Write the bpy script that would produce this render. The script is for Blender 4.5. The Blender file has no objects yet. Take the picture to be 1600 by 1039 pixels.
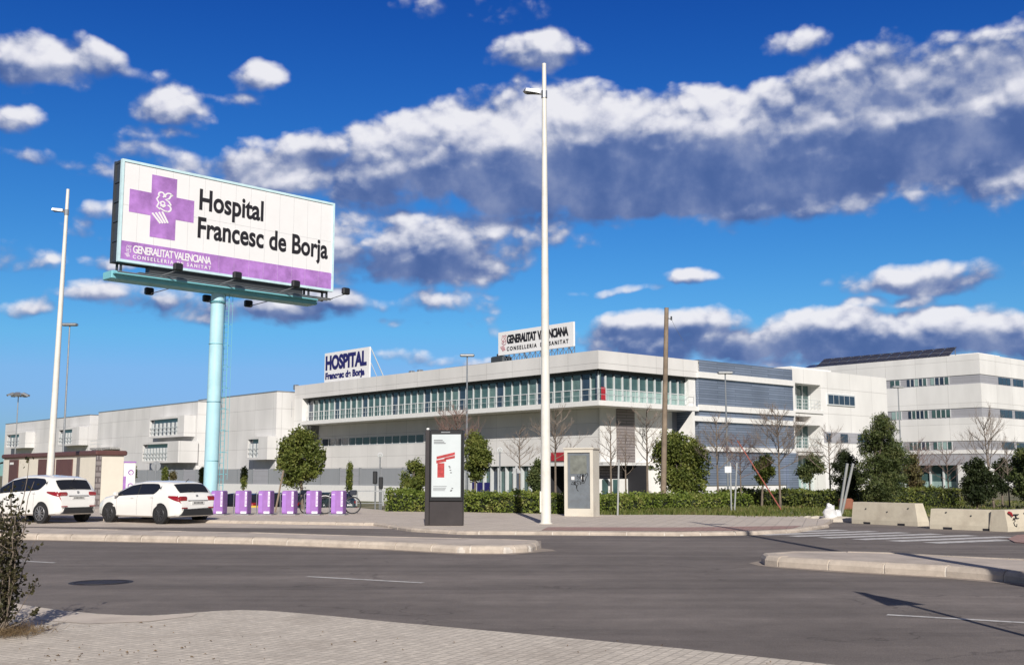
import bpy, math, random
import numpy as np
from mathutils import Vector, Matrix
R = math.radians
random.seed(7)
rng = np.random.default_rng(7)
sc = bpy.context.scene
COL = sc.collection

# ------------------------------------------------------------------ camera
F = 1710.0; CX = 800.0; CY = 519.5; TH = math.atan(222.5 / F); EYE = 1.6
cam = bpy.data.cameras.new('camera'); cam.sensor_width = 36.0; cam.lens = 36 * F / 1600
cam.clip_start = 0.1; cam.clip_end = 5000
co = bpy.data.objects.new('camera', cam); COL.objects.link(co)
co.location = (0, 0, EYE); co.rotation_euler = (math.pi / 2 + TH, 0, 0)
sc.camera = co
# ------------------------------------------------------------------ light
SUN_EL = R(30.0); SH = (-0.085, 1.0)                 # shadows run away from the viewer, a little to the left
sun = bpy.data.lights.new('sun', 'SUN'); sun.energy = 5.0; sun.angle = R(0.5); sun.color = (1, .945, .865)
so = bpy.data.objects.new('sun', sun); COL.objects.link(so)
sd = Vector((SH[0], SH[1], 0)).normalized() * math.cos(SUN_EL); sd.z = -math.sin(SUN_EL)
so.rotation_euler = sd.to_track_quat('-Z', 'Y').to_euler()
so.location = (0, -20, 40)
sc.view_settings.view_transform = 'Standard'; sc.view_settings.look = 'None'
sc.view_settings.exposure = 0.0; sc.view_settings.gamma = 1.0; sc.view_settings.use_curve_mapping = False
sc.cycles.max_bounces = 6; sc.cycles.transparent_max_bounces = 8

def ray(px, py):
    a, b = px - CX, CY - py
    return Vector((a, F * math.cos(TH) - b * math.sin(TH), F * math.sin(TH) + b * math.cos(TH)))
def G(px, py, z=0.0):                                # where the ground at height z lies behind a photo point
    d = ray(px, py); t = (z - EYE) / d.z
    return Vector((d.x * t, d.y * t, z))
def D(px, py, y):                                    # point at distance y
    d = ray(px, py); t = y / d.y
    return Vector((d.x * t, y, EYE + d.z * t))
def hit(M, px, py, axis, val):                       # meet a plane given in an object's own axes
    Mi = M.inverted(); o = Mi @ Vector((0, 0, EYE)); d = Mi.to_3x3() @ ray(px, py)
    i = 'xyz'.index(axis); t = (val - o[i]) / d[i]
    return o + d * t

# ------------------------------------------------------------------ sky
def build_world():
    w = bpy.data.worlds.new('World'); sc.world = w; w.use_nodes = True
    nt = w.node_tree; nt.nodes.clear()
    N = nt.nodes.new; L = nt.links.new
    out = N('ShaderNodeOutputWorld'); bg = N('ShaderNodeBackground'); bg.inputs['Strength'].default_value = 0.1
    L(bg.outputs[0], out.inputs[0])
    sky = N('ShaderNodeTexSky'); sky.sky_type = 'NISHITA'; sky.sun_disc = False
    sky.sun_elevation = SUN_EL; sky.sun_rotation = math.atan2(-SH[0], -SH[1])
    sky.air_density = 1.0; sky.dust_density = 0.35; sky.ozone_density = 2.5; sky.altitude = 0
    # the deep blue of the day
    hsv = N('ShaderNodeHueSaturation'); hsv.inputs['Saturation'].default_value = 1.28; hsv.inputs['Value'].default_value = 1.0
    L(sky.outputs[0], hsv.inputs['Color'])
    tint = N('ShaderNodeMix'); tint.data_type = 'RGBA'; tint.blend_type = 'MULTIPLY'; tint.inputs[0].default_value = 1
    cap = N('ShaderNodeVectorMath'); cap.operation = 'MINIMUM'; cap.inputs[1].default_value = (4.6, 6.2, 8.6); L(hsv.outputs[0], cap.inputs[0]); L(cap.outputs[0], tint.inputs[6])
    tc = N('ShaderNodeTexCoord'); sep = N('ShaderNodeSeparateXYZ'); L(tc.outputs['Generated'], sep.inputs[0])
    def math_(op, a, b=None, c=None, tree=nt, clamp=False):
        n = tree.nodes.new('ShaderNodeMath'); n.operation = op; n.use_clamp = clamp
        for i, v in enumerate((a, b, c)):
            if v is None: continue
            if isinstance(v, (int, float)): n.inputs[i].default_value = v
            else: tree.links.new(v, n.inputs[i])
        return n.outputs[0]
    az = math_('ARCTAN2', sep.outputs[0], sep.outputs[1]); el = math_('ARCSINE', sep.outputs[2])
    cr = N('ShaderNodeValToRGB'); cr.color_ramp.interpolation = 'B_SPLINE'
    es = [(0.0, (.62, .74, .96, 1)), (0.16, (.44, .80, 1.0, 1)), (.40, (.25, .61, 1.0, 1)), (.62, (.13, .39, .92, 1)), (1.0, (.09, .27, .72, 1))]
    while len(cr.color_ramp.elements) < len(es): cr.color_ramp.elements.new(0.5)
    for e, (p, c) in zip(cr.color_ramp.elements, es): e.position = p; e.color = c
    L(math_('DIVIDE', el, R(40), clamp=True), cr.inputs[0]); L(cr.outputs[0], tint.inputs[7])
    comb = N('ShaderNodeCombineXYZ'); L(az, comb.inputs[0]); L(el, comb.inputs[1])
    def ae(px, py):
        d = ray(px, py).normalized(); return math.atan2(d.x, d.y), math.asin(d.z)
    k = 1 / F
    # (px, py, rx, ry, weight) of the clouds that stand in the sky, as directions
    blobs = [(1560, 185, 430, 125, 1.5), (1180, 250, 440, 105, 1.5), (900, 240, 300, 115, 1.4), (1330, 165, 230, 80, 1.2), (1500, 120, 220, 60, .8), (1580, 90, 200, 50, .7),
             (640, 255, 140, 90, 1.1), (445, 268, 110, 42, 1.05), (290, 262, 80, 26, .8), (700, 400, 190, 48, 1.0), (600, 350, 110, 40, .9), (560, 285, 120, 60, 1.0), (980, 285, 320, 80, 1.2), (760, 215, 150, 75, 1.1), (1100, 180, 130, 60, 1.0), (1000, 190, 130, 55, 1.0), (800, 160, 90, 30, .6), (700, 190, 60, 35, .55), (1400, 230, 350, 60, .9),
             (1250, 68, 45, 22, .62), (845, 78, 80, 28, .95), (490, 240, 80, 40, 1.0), (400, 255, 70, 35, .85), (230, 240, 50, 20, .7), (470, 275, 110, 30, .85),
             (700, 370, 190, 48, .92), (620, 395, 200, 55, .9), (560, 370, 90, 45, .85), (840, 345, 85, 22, .6), (760, 415, 120, 18, .6),
             (560, 470, 190, 24, .85), (430, 485, 190, 26, .75), (230, 462, 120, 20, .8), (660, 470, 70, 16, .6), (500, 500, 200, 14, .55),
             (70, 98, 95, 32, .95), (155, 90, 40, 25, .8), (25, 82, 40, 22, .6), (225, 118, 55, 16, .62), (270, 165, 60, 32, .72), (115, 130, 40, 12, .5),
             (412, 122, 52, 26, .85), (390, 158, 75, 14, .72), (15, 183, 45, 22, .8), (45, 400, 60, 26, .8), (130, 362, 45, 24, .72), (170, 325, 40, 16, .55), (160, 415, 40, 14, .5),
             (10, 480, 40, 16, .55), (60, 245, 170, 18, .55), (150, 258, 90, 13, .45), (240, 215, 50, 12, .4),
             (1440, 430, 120, 24, .88), (1500, 440, 80, 18, .7), (1405, 468, 55, 13, .66), (1080, 430, 34, 14, .72), (1010, 447, 50, 9, .66), (915, 453, 52, 9, .6),
             (1060, 505, 190, 36, 1.0), (1330, 515, 260, 42, 1.05), (1520, 530, 180, 45, 1.0), (980, 525, 160, 28, .8), (1200, 540, 330, 40, 1.0), (700, 565, 80, 14, .6), (620, 560, 60, 10, .45),
             (760, 15, 90, 26, .34), (660, 5, 80, 14, .3), (450, 440, 60, 12, .4), (1590, 340, 70, 18, .25)]
    shades = [(1060, 272, 430, 68, 1.5), (1450, 232, 330, 52, 1.1), (820, 300, 250, 55, 1.2), (640, 305, 140, 34, .8), (500, 262, 100, 22, .55), (390, 262, 90, 16, .4), (640, 410, 170, 30, .7),
              (720, 395, 110, 26, .5), (1250, 545, 350, 30, .8), (1560, 545, 150, 26, .6), (1060, 522, 150, 16, .5), (500, 492, 200, 18, .5), (850, 95, 70, 12, .35), (1450, 445, 100, 12, .35),
              (70, 112, 80, 12, .3), (1400, 140, 200, 50, .5), (1520, 110, 120, 40, .45), (1240, 195, 60, 22, .35), (650, 240, 40, 18, .2), (230, 475, 100, 10, .3)]
    def group(name, lst, noisy):
        g = bpy.data.node_groups.new(name, 'ShaderNodeTree')
        g.interface.new_socket('Vector', in_out='INPUT', socket_type='NodeSocketVector')
        g.interface.new_socket('Value', in_out='OUTPUT', socket_type='NodeSocketFloat')
        gi = g.nodes.new('NodeGroupInput'); go = g.nodes.new('NodeGroupOutput')
        v = gi.outputs[0]
        warp = g.nodes.new('ShaderNodeTexNoise'); warp.noise_dimensions = '2D'; warp.inputs['Scale'].default_value = 11; warp.inputs['Detail'].default_value = 3
        g.links.new(v, warp.inputs['Vector'])
        wv = g.nodes.new('ShaderNodeVectorMath'); wv.operation = 'SUBTRACT'; g.links.new(warp.outputs['Color'], wv.inputs[0]); wv.inputs[1].default_value = (.5, .5, .5)
        ws = g.nodes.new('ShaderNodeVectorMath'); ws.operation = 'MULTIPLY_ADD'; g.links.new(wv.outputs[0], ws.inputs[0])
        ws.inputs[1].default_value = (.045, .022, 0); g.links.new(v, ws.inputs[2])
        acc = None
        for px, py, rx, ry, wt in lst:
            a, e = ae(px, py)
            if noisy and wt < .97: rx, ry, wt = rx * 1.25, ry * 1.2, wt * .80
            s = g.nodes.new('ShaderNodeVectorMath'); s.operation = 'SUBTRACT'; g.links.new(ws.outputs[0], s.inputs[0]); s.inputs[1].default_value = (a, e, 0)
            m = g.nodes.new('ShaderNodeVectorMath'); m.operation = 'MULTIPLY'; g.links.new(s.outputs[0], m.inputs[0]); m.inputs[1].default_value = (1 / (rx * k * .98), 1 / (ry * k), 0)
            dt = g.nodes.new('ShaderNodeVectorMath'); dt.operation = 'DOT_PRODUCT'; g.links.new(m.outputs[0], dt.inputs[0]); g.links.new(m.outputs[0], dt.inputs[1])
            val = math_('MULTIPLY_ADD', dt.outputs['Value'], -wt, wt, tree=g)
            acc = val if acc is None else math_('SMOOTH_MAX', acc, val, .25, tree=g)
        acc = math_('MAXIMUM', acc, -0.6, tree=g)
        if noisy:
            st = g.nodes.new('ShaderNodeVectorMath'); st.operation = 'MULTIPLY'; g.links.new(v, st.inputs[0]); st.inputs[1].default_value = (1, 1.35, 1)
            n1 = g.nodes.new('ShaderNodeTexNoise'); n1.noise_dimensions = '2D'; n1.inputs['Scale'].default_value = 13; n1.inputs['Detail'].default_value = 7; n1.inputs['Roughness'].default_value = .52
            g.links.new(st.outputs[0], n1.inputs['Vector'])
            vo = g.nodes.new('ShaderNodeTexVoronoi'); vo.voronoi_dimensions = '2D'; vo.feature = 'F1'; vo.inputs['Scale'].default_value = 26
            vo.inputs['Detail'].default_value = 2; vo.inputs['Roughness'].default_value = .5
            w2 = g.nodes.new('ShaderNodeVectorMath'); w2.operation = 'MULTIPLY_ADD'; g.links.new(n1.outputs['Color'], w2.inputs[0]); w2.inputs[1].default_value = (.03, .03, 0); g.links.new(st.outputs[0], w2.inputs[2])
            g.links.new(w2.outputs[0], vo.inputs['Vector'])
            a1 = math_('MULTIPLY_ADD', n1.outputs[0], 1.6, -.79, tree=g)
            a2 = math_('MULTIPLY_ADD', vo.outputs['Distance'], -.48, .20, tree=g)
            acc = math_('ADD', acc, math_('ADD', a1, a2, tree=g), tree=g)
        g.links.new(acc, go.inputs[0])
        return g
    gd = group('cloud density', blobs, True); gs = group('cloud shade', shades, False)
    def use(g, vec):
        n = N('ShaderNodeGroup'); n.node_tree = g; L(vec, n.inputs[0]); return n.outputs[0]
    d0 = use(gd, comb.outputs[0])
    off = N('ShaderNodeVectorMath'); off.operation = 'ADD'; L(comb.outputs[0], off.inputs[0]); off.inputs[1].default_value = (.002, .0085, 0)
    d1 = use(gd, off.outputs[0]); sh = use(gs, comb.outputs[0])
    alpha = N('ShaderNodeMapRange'); alpha.interpolation_type = 'SMOOTHSTEP'; L(d0, alpha.inputs[0]); alpha.inputs[1].default_value = -.04; alpha.inputs[2].default_value = .50
    ln = N('ShaderNodeTexNoise'); ln.noise_dimensions = '2D'; ln.inputs['Scale'].default_value = 21; ln.inputs['Detail'].default_value = 5; L(comb.outputs[0], ln.inputs['Vector'])
    lowv = math_('MULTIPLY_ADD', ln.outputs[0], .85, .27)
    emb = math_('MULTIPLY', math_('SUBTRACT', d0, d1), .85)
    thick = math_('MULTIPLY_ADD', math_('MINIMUM', d0, .8), .62, -.46)
    lit = math_('ADD', math_('ADD', emb, lowv), thick)
    shc = N('ShaderNodeMapRange'); shc.interpolation_type = 'SMOOTHSTEP'; L(sh, shc.inputs[0]); shc.inputs[1].default_value = -.45; shc.inputs[2].default_value = 1.1; shc.inputs[4].default_value = .84
    lit = math_('SUBTRACT', lit, shc.outputs[0])
    lit = math_('SMOOTH_MAX', lit, math_('MULTIPLY_ADD', ln.outputs[0], .7, -.22), .35)
    lr = N('ShaderNodeValToRGB'); lr.color_ramp.interpolation = 'B_SPLINE'
    ls = [(0.0, (.62, 1.2, 3.2, 1)), (.22, (1.35, 2.0, 4.2, 1)), (.50, (4.1, 4.5, 5.9, 1)), (.74, (6.9, 7.0, 8.0, 1)), (1.0, (8.9, 8.85, 9.2, 1))]
    while len(lr.color_ramp.elements) < 5: lr.color_ramp.elements.new(.5)
    for e, (p, c) in zip(lr.color_ramp.elements, ls): e.position = p; e.color = (c[0] / 10, c[1] / 10, c[2] / 10, 1)
    lsc = N('ShaderNodeVectorMath'); lsc.operation = 'SCALE'; lsc.inputs['Scale'].default_value = 10; L(lr.outputs[0], lsc.inputs[0])
    L(lit, lr.inputs[0])
    mx = N('ShaderNodeMix'); mx.data_type = 'RGBA'; L(math_('MULTIPLY', alpha.outputs[0], .97), mx.inputs[0]); L(tint.outputs[2], mx.inputs[6]); L(lsc.outputs[0], mx.inputs[7])
    # unseen grey added overhead and behind the camera to make ambient light less blue
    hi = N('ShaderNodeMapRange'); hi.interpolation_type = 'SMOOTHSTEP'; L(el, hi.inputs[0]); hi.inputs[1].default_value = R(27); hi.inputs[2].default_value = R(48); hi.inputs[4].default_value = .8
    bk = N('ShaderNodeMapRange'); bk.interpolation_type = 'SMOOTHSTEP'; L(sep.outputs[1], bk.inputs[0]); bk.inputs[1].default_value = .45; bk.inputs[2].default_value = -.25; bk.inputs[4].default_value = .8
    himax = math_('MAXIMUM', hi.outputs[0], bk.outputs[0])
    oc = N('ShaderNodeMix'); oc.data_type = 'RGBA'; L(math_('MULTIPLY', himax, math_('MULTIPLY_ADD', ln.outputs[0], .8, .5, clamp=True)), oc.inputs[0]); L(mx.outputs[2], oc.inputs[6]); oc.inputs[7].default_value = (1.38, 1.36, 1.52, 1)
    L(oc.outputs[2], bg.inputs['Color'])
    w.cycles.sampling_method = 'MANUAL'; w.cycles.sample_map_resolution = 256
build_world()

# ------------------------------------------------------------------ materials
def new_mat(name):
    m = bpy.data.materials.new(name); m.use_nodes = True
    return m, m.node_tree, m.node_tree.nodes['Principled BSDF']
def mat(name, c, rough=.7, metal=0.0, var=.10, scale=3.0, bump=0.0, bscale=40, spec=.5, coat=0.0, dirt=None, dscale=.6):
    m, nt, b = new_mat(name); N = nt.nodes.new; L = nt.links.new
    b.inputs['Roughness'].default_value = rough; b.inputs['Metallic'].default_value = metal
    b.inputs['Specular IOR Level'].default_value = spec; b.inputs['Coat Weight'].default_value = coat
    b.inputs['Coat Roughness'].default_value = .05
    tc = N('ShaderNodeTexCoord')
    n = N('ShaderNodeTexNoise'); n.inputs['Scale'].default_value = scale; n.inputs['Detail'].default_value = 6; n.inputs['Roughness'].default_value = .65
    L(tc.outputs['Object'], n.inputs['Vector'])
    r = N('ShaderNodeMapRange'); L(n.outputs[0], r.inputs[0]); r.inputs[1].default_value = .3; r.inputs[2].default_value = .7
    r.inputs[3].default_value = 1 - var; r.inputs[4].default_value = 1 + var
    x = N('ShaderNodeVectorMath'); x.operation = 'SCALE'; x.inputs[0].default_value = c[:3]; L(r.outputs[0], x.inputs['Scale'])
    outc = x.outputs[0]
    if dirt:
        n2 = N('ShaderNodeTexNoise'); n2.inputs['Scale'].default_value = dscale; n2.inputs['Detail'].default_value = 8; n2.inputs['Roughness'].default_value = .7
        L(tc.outputs['Object'], n2.inputs['Vector'])
        r2 = N('ShaderNodeMapRange'); L(n2.outputs[0], r2.inputs[0]); r2.inputs[1].default_value = .48; r2.inputs[2].default_value = .72; r2.inputs[4].default_value = dirt[3]
        mx = N('ShaderNodeMix'); mx.data_type = 'RGBA'; L(r2.outputs[0], mx.inputs[0]); L(outc, mx.inputs[6]); mx.inputs[7].default_value = (*dirt[:3], 1)
        outc = mx.outputs[2]
    L(outc, b.inputs['Base Color'])
    if bump:
        n3 = N('ShaderNodeTexNoise'); n3.inputs['Scale'].default_value = bscale; n3.inputs['Detail'].default_value = 4; L(tc.outputs['Object'], n3.inputs['Vector'])
        bp = N('ShaderNodeBump'); bp.inputs['Strength'].default_value = bump; bp.inputs['Distance'].default_value = .02; L(n3.outputs[0], bp.inputs['Height']); L(bp.outputs[0], b.inputs['Normal'])
    return m
def panel_mat(name, c, seam, bw, bh, mort=.012, rough=.6, var=.03, horiz=False, metal=0.0, spec=.4, streak=0.0):
    """cladding with seams that run round the building: object space, (x+y, z)"""
    m, nt, b = new_mat(name); N = nt.nodes.new; L = nt.links.new
    tc = N('ShaderNodeTexCoord'); s = N('ShaderNodeSeparateXYZ'); L(tc.outputs['Object'], s.inputs[0])
    ad = N('ShaderNodeMath'); L(s.outputs[0], ad.inputs[0]); L(s.outputs[1], ad.inputs[1])
    cb = N('ShaderNodeCombineXYZ'); L(ad.outputs[0], cb.inputs[0]); L(s.outputs[2], cb.inputs[1])
    br = N('ShaderNodeTexBrick'); br.offset = 0.0 if not horiz else .5; br.inputs['Scale'].default_value = 1; br.inputs['Brick Width'].default_value = bw; br.inputs['Row Height'].default_value = bh
    br.inputs['Mortar Size'].default_value = mort; br.inputs['Mortar Smooth'].default_value = .2; br.inputs['Bias'].default_value = 0
    br.inputs['Color1'].default_value = tuple(v * (1 - var) for v in c) + (1,); br.inputs['Color2'].default_value = tuple(v * (1 + var) for v in c) + (1,)
    br.inputs['Mortar'].default_value = (*seam, 1); L(cb.outputs[0], br.inputs['Vector'])
    n = N('ShaderNodeTexNoise'); n.inputs['Scale'].default_value = .35; n.inputs['Detail'].default_value = 7
    mp = N('ShaderNodeMapping'); mp.inputs['Scale'].default_value = (1, 1, .35); L(tc.outputs['Object'], mp.inputs[0]); L(mp.outputs[0], n.inputs['Vector'])
    r = N('ShaderNodeMapRange'); L(n.outputs[0], r.inputs[0]); r.inputs[1].default_value = .3; r.inputs[2].default_value = .7; r.inputs[3].default_value = 1 - .06 - streak; r.inputs[4].default_value = 1.04
    x = N('ShaderNodeVectorMath'); x.operation = 'SCALE'; L(br.outputs[0], x.inputs[0]); L(r.outputs[0], x.inputs['Scale']); L(x.outputs[0], b.inputs['Base Color'])
    bp = N('ShaderNodeBump'); bp.inputs['Strength'].default_value = .5; bp.inputs['Distance'].default_value = .03; bp.invert = True; L(br.outputs['Fac'], bp.inputs['Height']); L(bp.outputs[0], b.inputs['Normal'])
    b.inputs['Roughness'].default_value = rough; b.inputs['Metallic'].default_value = metal; b.inputs['Specular IOR Level'].default_value = spec
    return m
def leaf_mat(name, cols, scale=1.2, rough=.55):
    m, nt, b = new_mat(name); N = nt.nodes.new; L = nt.links.new
    ge = N('ShaderNodeNewGeometry'); tc = N('ShaderNodeTexCoord'); n = N('ShaderNodeTexNoise'); n.inputs['Scale'].default_value = scale; n.inputs['Detail'].default_value = 2
    L(tc.outputs['Object'], n.inputs['Vector'])
    ad = N('ShaderNodeMath'); ad.operation = 'MULTIPLY_ADD'; L(ge.outputs['Random Per Island'], ad.inputs[0]); ad.inputs[1].default_value = .55
    m2 = N('ShaderNodeMath'); m2.operation = 'MULTIPLY_ADD'; L(n.outputs[0], m2.inputs[0]); m2.inputs[1].default_value = 1.5; m2.inputs[2].default_value = -.5
    L(m2.outputs[0], ad.inputs[2])
    cr = N('ShaderNodeValToRGB'); k = len(cols)
    while len(cr.color_ramp.elements) < k: cr.color_ramp.elements.new(.5)
    for i, (e, c) in enumerate(zip(cr.color_ramp.elements, cols)): e.position = i / (k - 1); e.color = (*c, 1)
    L(ad.outputs[0], cr.inputs[0]); L(cr.outputs[0], b.inputs['Base Color'])
    b.inputs['Roughness'].default_value = rough; b.inputs['Specular IOR Level'].default_value = .3
    tr = N('ShaderNodeBsdfTranslucent'); L(cr.outputs[0], tr.inputs[0])
    mx = N('ShaderNodeMixShader'); mx.inputs[0].default_value = .25; out = nt.nodes['Material Output']
    L(b.outputs[0], mx.inputs[1]); L(tr.outputs[0], mx.inputs[2]); L(mx.outputs[0], out.inputs[0])
    return m
def glass_mat(name, c, rough=.06, spec=.8, var=.35, scale=.9):
    m = mat(name, c, rough=rough, var=var, scale=scale, spec=spec); return m

M = {}
M['wall'] = panel_mat('wall panels', (.72, .705, .69), (.44, .43, .42), 3.6, 1.2, rough=.7, streak=.09, mort=.016)
M['wall_w'] = panel_mat('white wall panels', (.79, .78, .76), (.50, .49, .47), 4.2, 2.6, rough=.7, streak=.08, mort=.018)
M['wing'] = panel_mat('wing panels', (.69, .68, .67), (.42, .41, .40), 4.4, 2.3, rough=.7, streak=.10, mort=.018)
M['soffit'] = mat('soffit', (.30, .29, .29), rough=.8)
M['louver'] = panel_mat('blue grey louvres', (.30, .35, .45), (.17, .21, .28), 5.2, .22, mort=.03, rough=.38, var=.16, horiz=True, metal=.45, spec=.5, streak=.12)
M['greyband'] = panel_mat('grey band', (.37, .37, .40), (.28, .28, .30), 2.4, .5, mort=.01, rough=.5, horiz=True)
M['fence'] = panel_mat('fence panels', (.42, .43, .45), (.27, .28, .30), .16, 6, mort=.03, rough=.5, metal=.2)
M['brownpanel'] = panel_mat('brown louvre', (.27, .24, .235), (.14, .12, .12), 5, .25, mort=.04, rough=.6, horiz=True)
M['white'] = mat('white paint', (.78, .77, .75), rough=.45, var=.05)
M['frame'] = mat('white aluminium', (.70, .72, .72), rough=.35, metal=.2, var=.05)
M['darkframe'] = mat('dark aluminium', (.05, .055, .06), rough=.4, var=.1)
M['glass'] = glass_mat('teal glass', (.06, .115, .115))
M['glass_l'] = glass_mat('pale frosted glass', (.30, .42, .40), rough=.25, spec=.5, var=.15)
M['glass_b'] = glass_mat('blue dark glass', (.03, .05, .085))
M['black'] = mat('black', (.012, .012, .014), rough=.45)
M['void'] = mat('dark interior', (.02, .02, .025), rough=.9)
M['red'] = mat('red', (.38, .025, .035), rough=.4, var=.05)
M['roof'] = mat('roof gravel', (.35, .34, .32), rough=.95, bump=.4)
M['metal'] = mat('galvanised steel', (.42, .43, .44), rough=.4, metal=.7, var=.15, scale=9)
M['navy'] = mat('navy lettering', (.018, .016, .13), rough=.5, var=.05)
M['ink'] = mat('black lettering', (.02, .018, .022), rough=.5, var=.05)
M['purple'] = mat('purple paint', (.33, .16, .45), rough=.42, var=.12, scale=5)
M['mauve'] = mat('mauve sign film', (.43, .21, .56), rough=.3, var=.30, scale=1.3, bump=.25, bscale=3)
M['cyan'] = mat('pale cyan paint', (.22, .55, .62), rough=.4, var=.06, scale=2)
M['signwhite'] = mat('sign face', (.86, .85, .85), rough=.35, var=.025, scale=1, bump=.1, bscale=2)
M['concrete'] = mat('concrete', (.50, .45, .38), rough=.85, var=.12, scale=4, bump=.3, bscale=60, dirt=(.28, .24, .20, .5), dscale=1.6)
M['kerb'] = mat('kerb stone', (.50, .43, .36), rough=.88, var=.14, scale=5, bump=.4, bscale=50, dirt=(.22, .18, .15, .7), dscale=1.1)

# ------------------------------------------------------------------ mesh helpers
class MB:
    def __init__(s): s.v = []; s.f = []; s.m = []
    def add(s, V, Fc, m=0):
        b = len(s.v); s.v += [tuple(p) for p in V]; s.f += [tuple(i + b for i in f) for f in Fc]; s.m += [m] * len(Fc)
    def box(s, a, b, m=0, X=None):
        x0, y0, z0 = a; x1, y1, z1 = b
        if x0 > x1: x0, x1 = x1, x0
        if y0 > y1: y0, y1 = y1, y0
        if z0 > z1: z0, z1 = z1, z0
        V = [Vector(p) for p in ((x0, y0, z0), (x1, y0, z0), (x1, y1, z0), (x0, y1, z0), (x0, y0, z1), (x1, y0, z1), (x1, y1, z1), (x0, y1, z1))]
        if X is not None: V = [X @ p for p in V]
        s.add(V, [(0, 3, 2, 1), (4, 5, 6, 7), (0, 1, 5, 4), (1, 2, 6, 5), (2, 3, 7, 6), (3, 0, 4, 7)], m); return s
    def bbox(s, a, b, r=.02, m=0):                      # box with bevelled edges
        x0, y0, z0 = (min(p, q) for p, q in zip(a, b)); x1, y1, z1 = (max(p, q) for p, q in zip(a, b))
        ring = [(x0 + r, y0), (x1 - r, y0), (x1, y0 + r), (x1, y1 - r), (x1 - r, y1), (x0 + r, y1), (x0, y1 - r), (x0, y0 + r)]
        cx, cy = (x0 + x1) / 2, (y0 + y1) / 2
        ins = [(x + (r if x < cx else -r), y + (r if y < cy else -r)) for x, y in ring]
        rows = [(ins, z0), (ring, z0 + r), (ring, z1 - r), (ins, z1)]
        V = [(x, y, z) for rr, z in rows for x, y in rr]
        Fc = [tuple(reversed(range(8))), tuple(range(24, 32))]
        for k in range(3):
            for i in range(8):
                j = (i + 1) % 8; Fc.append((k * 8 + i, k * 8 + j, k * 8 + 8 + j, k * 8 + 8 + i))
        s.add(V, Fc, m); return s
    def prism(s, P, z0, z1, m=0, cap0=True):
        n = len(P); V = [(p[0], p[1], z0) for p in P] + [(p[0], p[1], z1) for p in P]
        ar = sum(P[i][0] * P[(i + 1) % n][1] - P[(i + 1) % n][0] * P[i][1] for i in range(n))
        if ar < 0: V = [(p[0], p[1], z0) for p in reversed(P)] + [(p[0], p[1], z1) for p in reversed(P)]
        Fc = [tuple(range(n, 2 * n))] + ([tuple(reversed(range(n)))] if cap0 else []) + [(i, (i + 1) % n, n + (i + 1) % n, n + i) for i in range(n)]
        s.add(V, Fc, m); return s
    def tube(s, p0, p1, r0, r1=None, n=8, m=0, caps=True):
        r1 = r0 if r1 is None else r1; p0 = Vector(p0); p1 = Vector(p1); d = (p1 - p0)
        if d.length < 1e-6: return s
        d.normalize(); a = d.orthogonal().normalized(); b = d.cross(a)
        V = []
        for p, r in ((p0, r0), (p1, r1)):
            V += [p + (a * math.cos(2 * math.pi * i / n) + b * math.sin(2 * math.pi * i / n)) * r for i in range(n)]
        Fc = [(i, (i + 1) % n, n + (i + 1) % n, n + i) for i in range(n)]
        if caps: Fc += [tuple(reversed(range(n))), tuple(range(n, 2 * n))]
        s.add(V, Fc, m); return s
    def path(s, pts, rs, n=6, m=0):
        pts = [Vector(p) for p in pts]; k = len(pts)
        if not hasattr(rs, '__len__'): rs = [rs] * k
        V = []; a = None
        for i, p in enumerate(pts):
            d = (pts[min(i + 1, k - 1)] - pts[max(i - 1, 0)]).normalized()
            a = d.orthogonal().normalized() if a is None else (a - d * a.dot(d)).normalized()
            b = d.cross(a)
            V += [p + (a * math.cos(2 * math.pi * j / n) + b * math.sin(2 * math.pi * j / n)) * rs[i] for j in range(n)]
        Fc = [(i * n + j, i * n + (j + 1) % n, (i + 1) * n + (j + 1) % n, (i + 1) * n + j) for i in range(k - 1) for j in range(n)]
        Fc += [tuple(reversed(range(n))), tuple(range((k - 1) * n, k * n))]
        s.add(V, Fc, m); return s
    def ring(s, c, ax, R0, r, n=24, k=8, m=0):          # torus
        c = Vector(c); ax = Vector(ax).normalized(); a = ax.orthogonal().normalized(); b = ax.cross(a); V = []
        for i in range(n):
            t = 2 * math.pi * i / n; e = a * math.cos(t) + b * math.sin(t)
            for j in range(k):
                u = 2 * math.pi * j / k; V.append(c + e * (R0 + r * math.cos(u)) + ax * r * math.sin(u))
        Fc = [(i * k + j, ((i + 1) % n) * k + j, ((i + 1) % n) * k + (j + 1) % k, i * k + (j + 1) % k) for i in range(n) for j in range(k)]
        s.add(V, Fc, m); return s
    def quad(s, a, b, c, d, m=0): s.add([a, b, c, d], [(0, 1, 2, 3)], m); return s
    def build(s, name, mats, parent=None, smooth=False, loc=None):
        me = bpy.data.meshes.new(name); me.from_pydata(s.v, [], s.f)
        if not isinstance(mats, (list, tuple)): mats = [mats]
        for x in mats: me.materials.append(M[x] if isinstance(x, str) else x)
        me.polygons.foreach_set('material_index', s.m)
        if smooth: me.polygons.foreach_set('use_smooth', [True] * len(s.f))
        me.update(); me.validate()
        if smooth:
            try: me.set_sharp_from_angle(angle=R(40))
            except Exception: pass
        o = bpy.data.objects.new(name, me); COL.objects.link(o)
        if parent: o.parent = parent
        if loc is not None: o.location = loc
        return o
def tag(o, label=None, cat=None, group=None, kind=None):
    if label: o['label'] = label
    if cat: o['category'] = cat
    if group: o['group'] = group
    if kind: o['kind'] = kind
    return o
def thing(name, label, cat, loc=(0, 0, 0), rz=0, group=None):
    o = bpy.data.objects.new(name, None); COL.objects.link(o); o.location = loc; o.rotation_euler = (0, 0, rz); o.empty_display_size = .3
    return tag(o, label, cat, group)
def mtx(o): return Matrix.Translation(o.location) @ o.rotation_euler.to_matrix().to_4x4()
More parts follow.
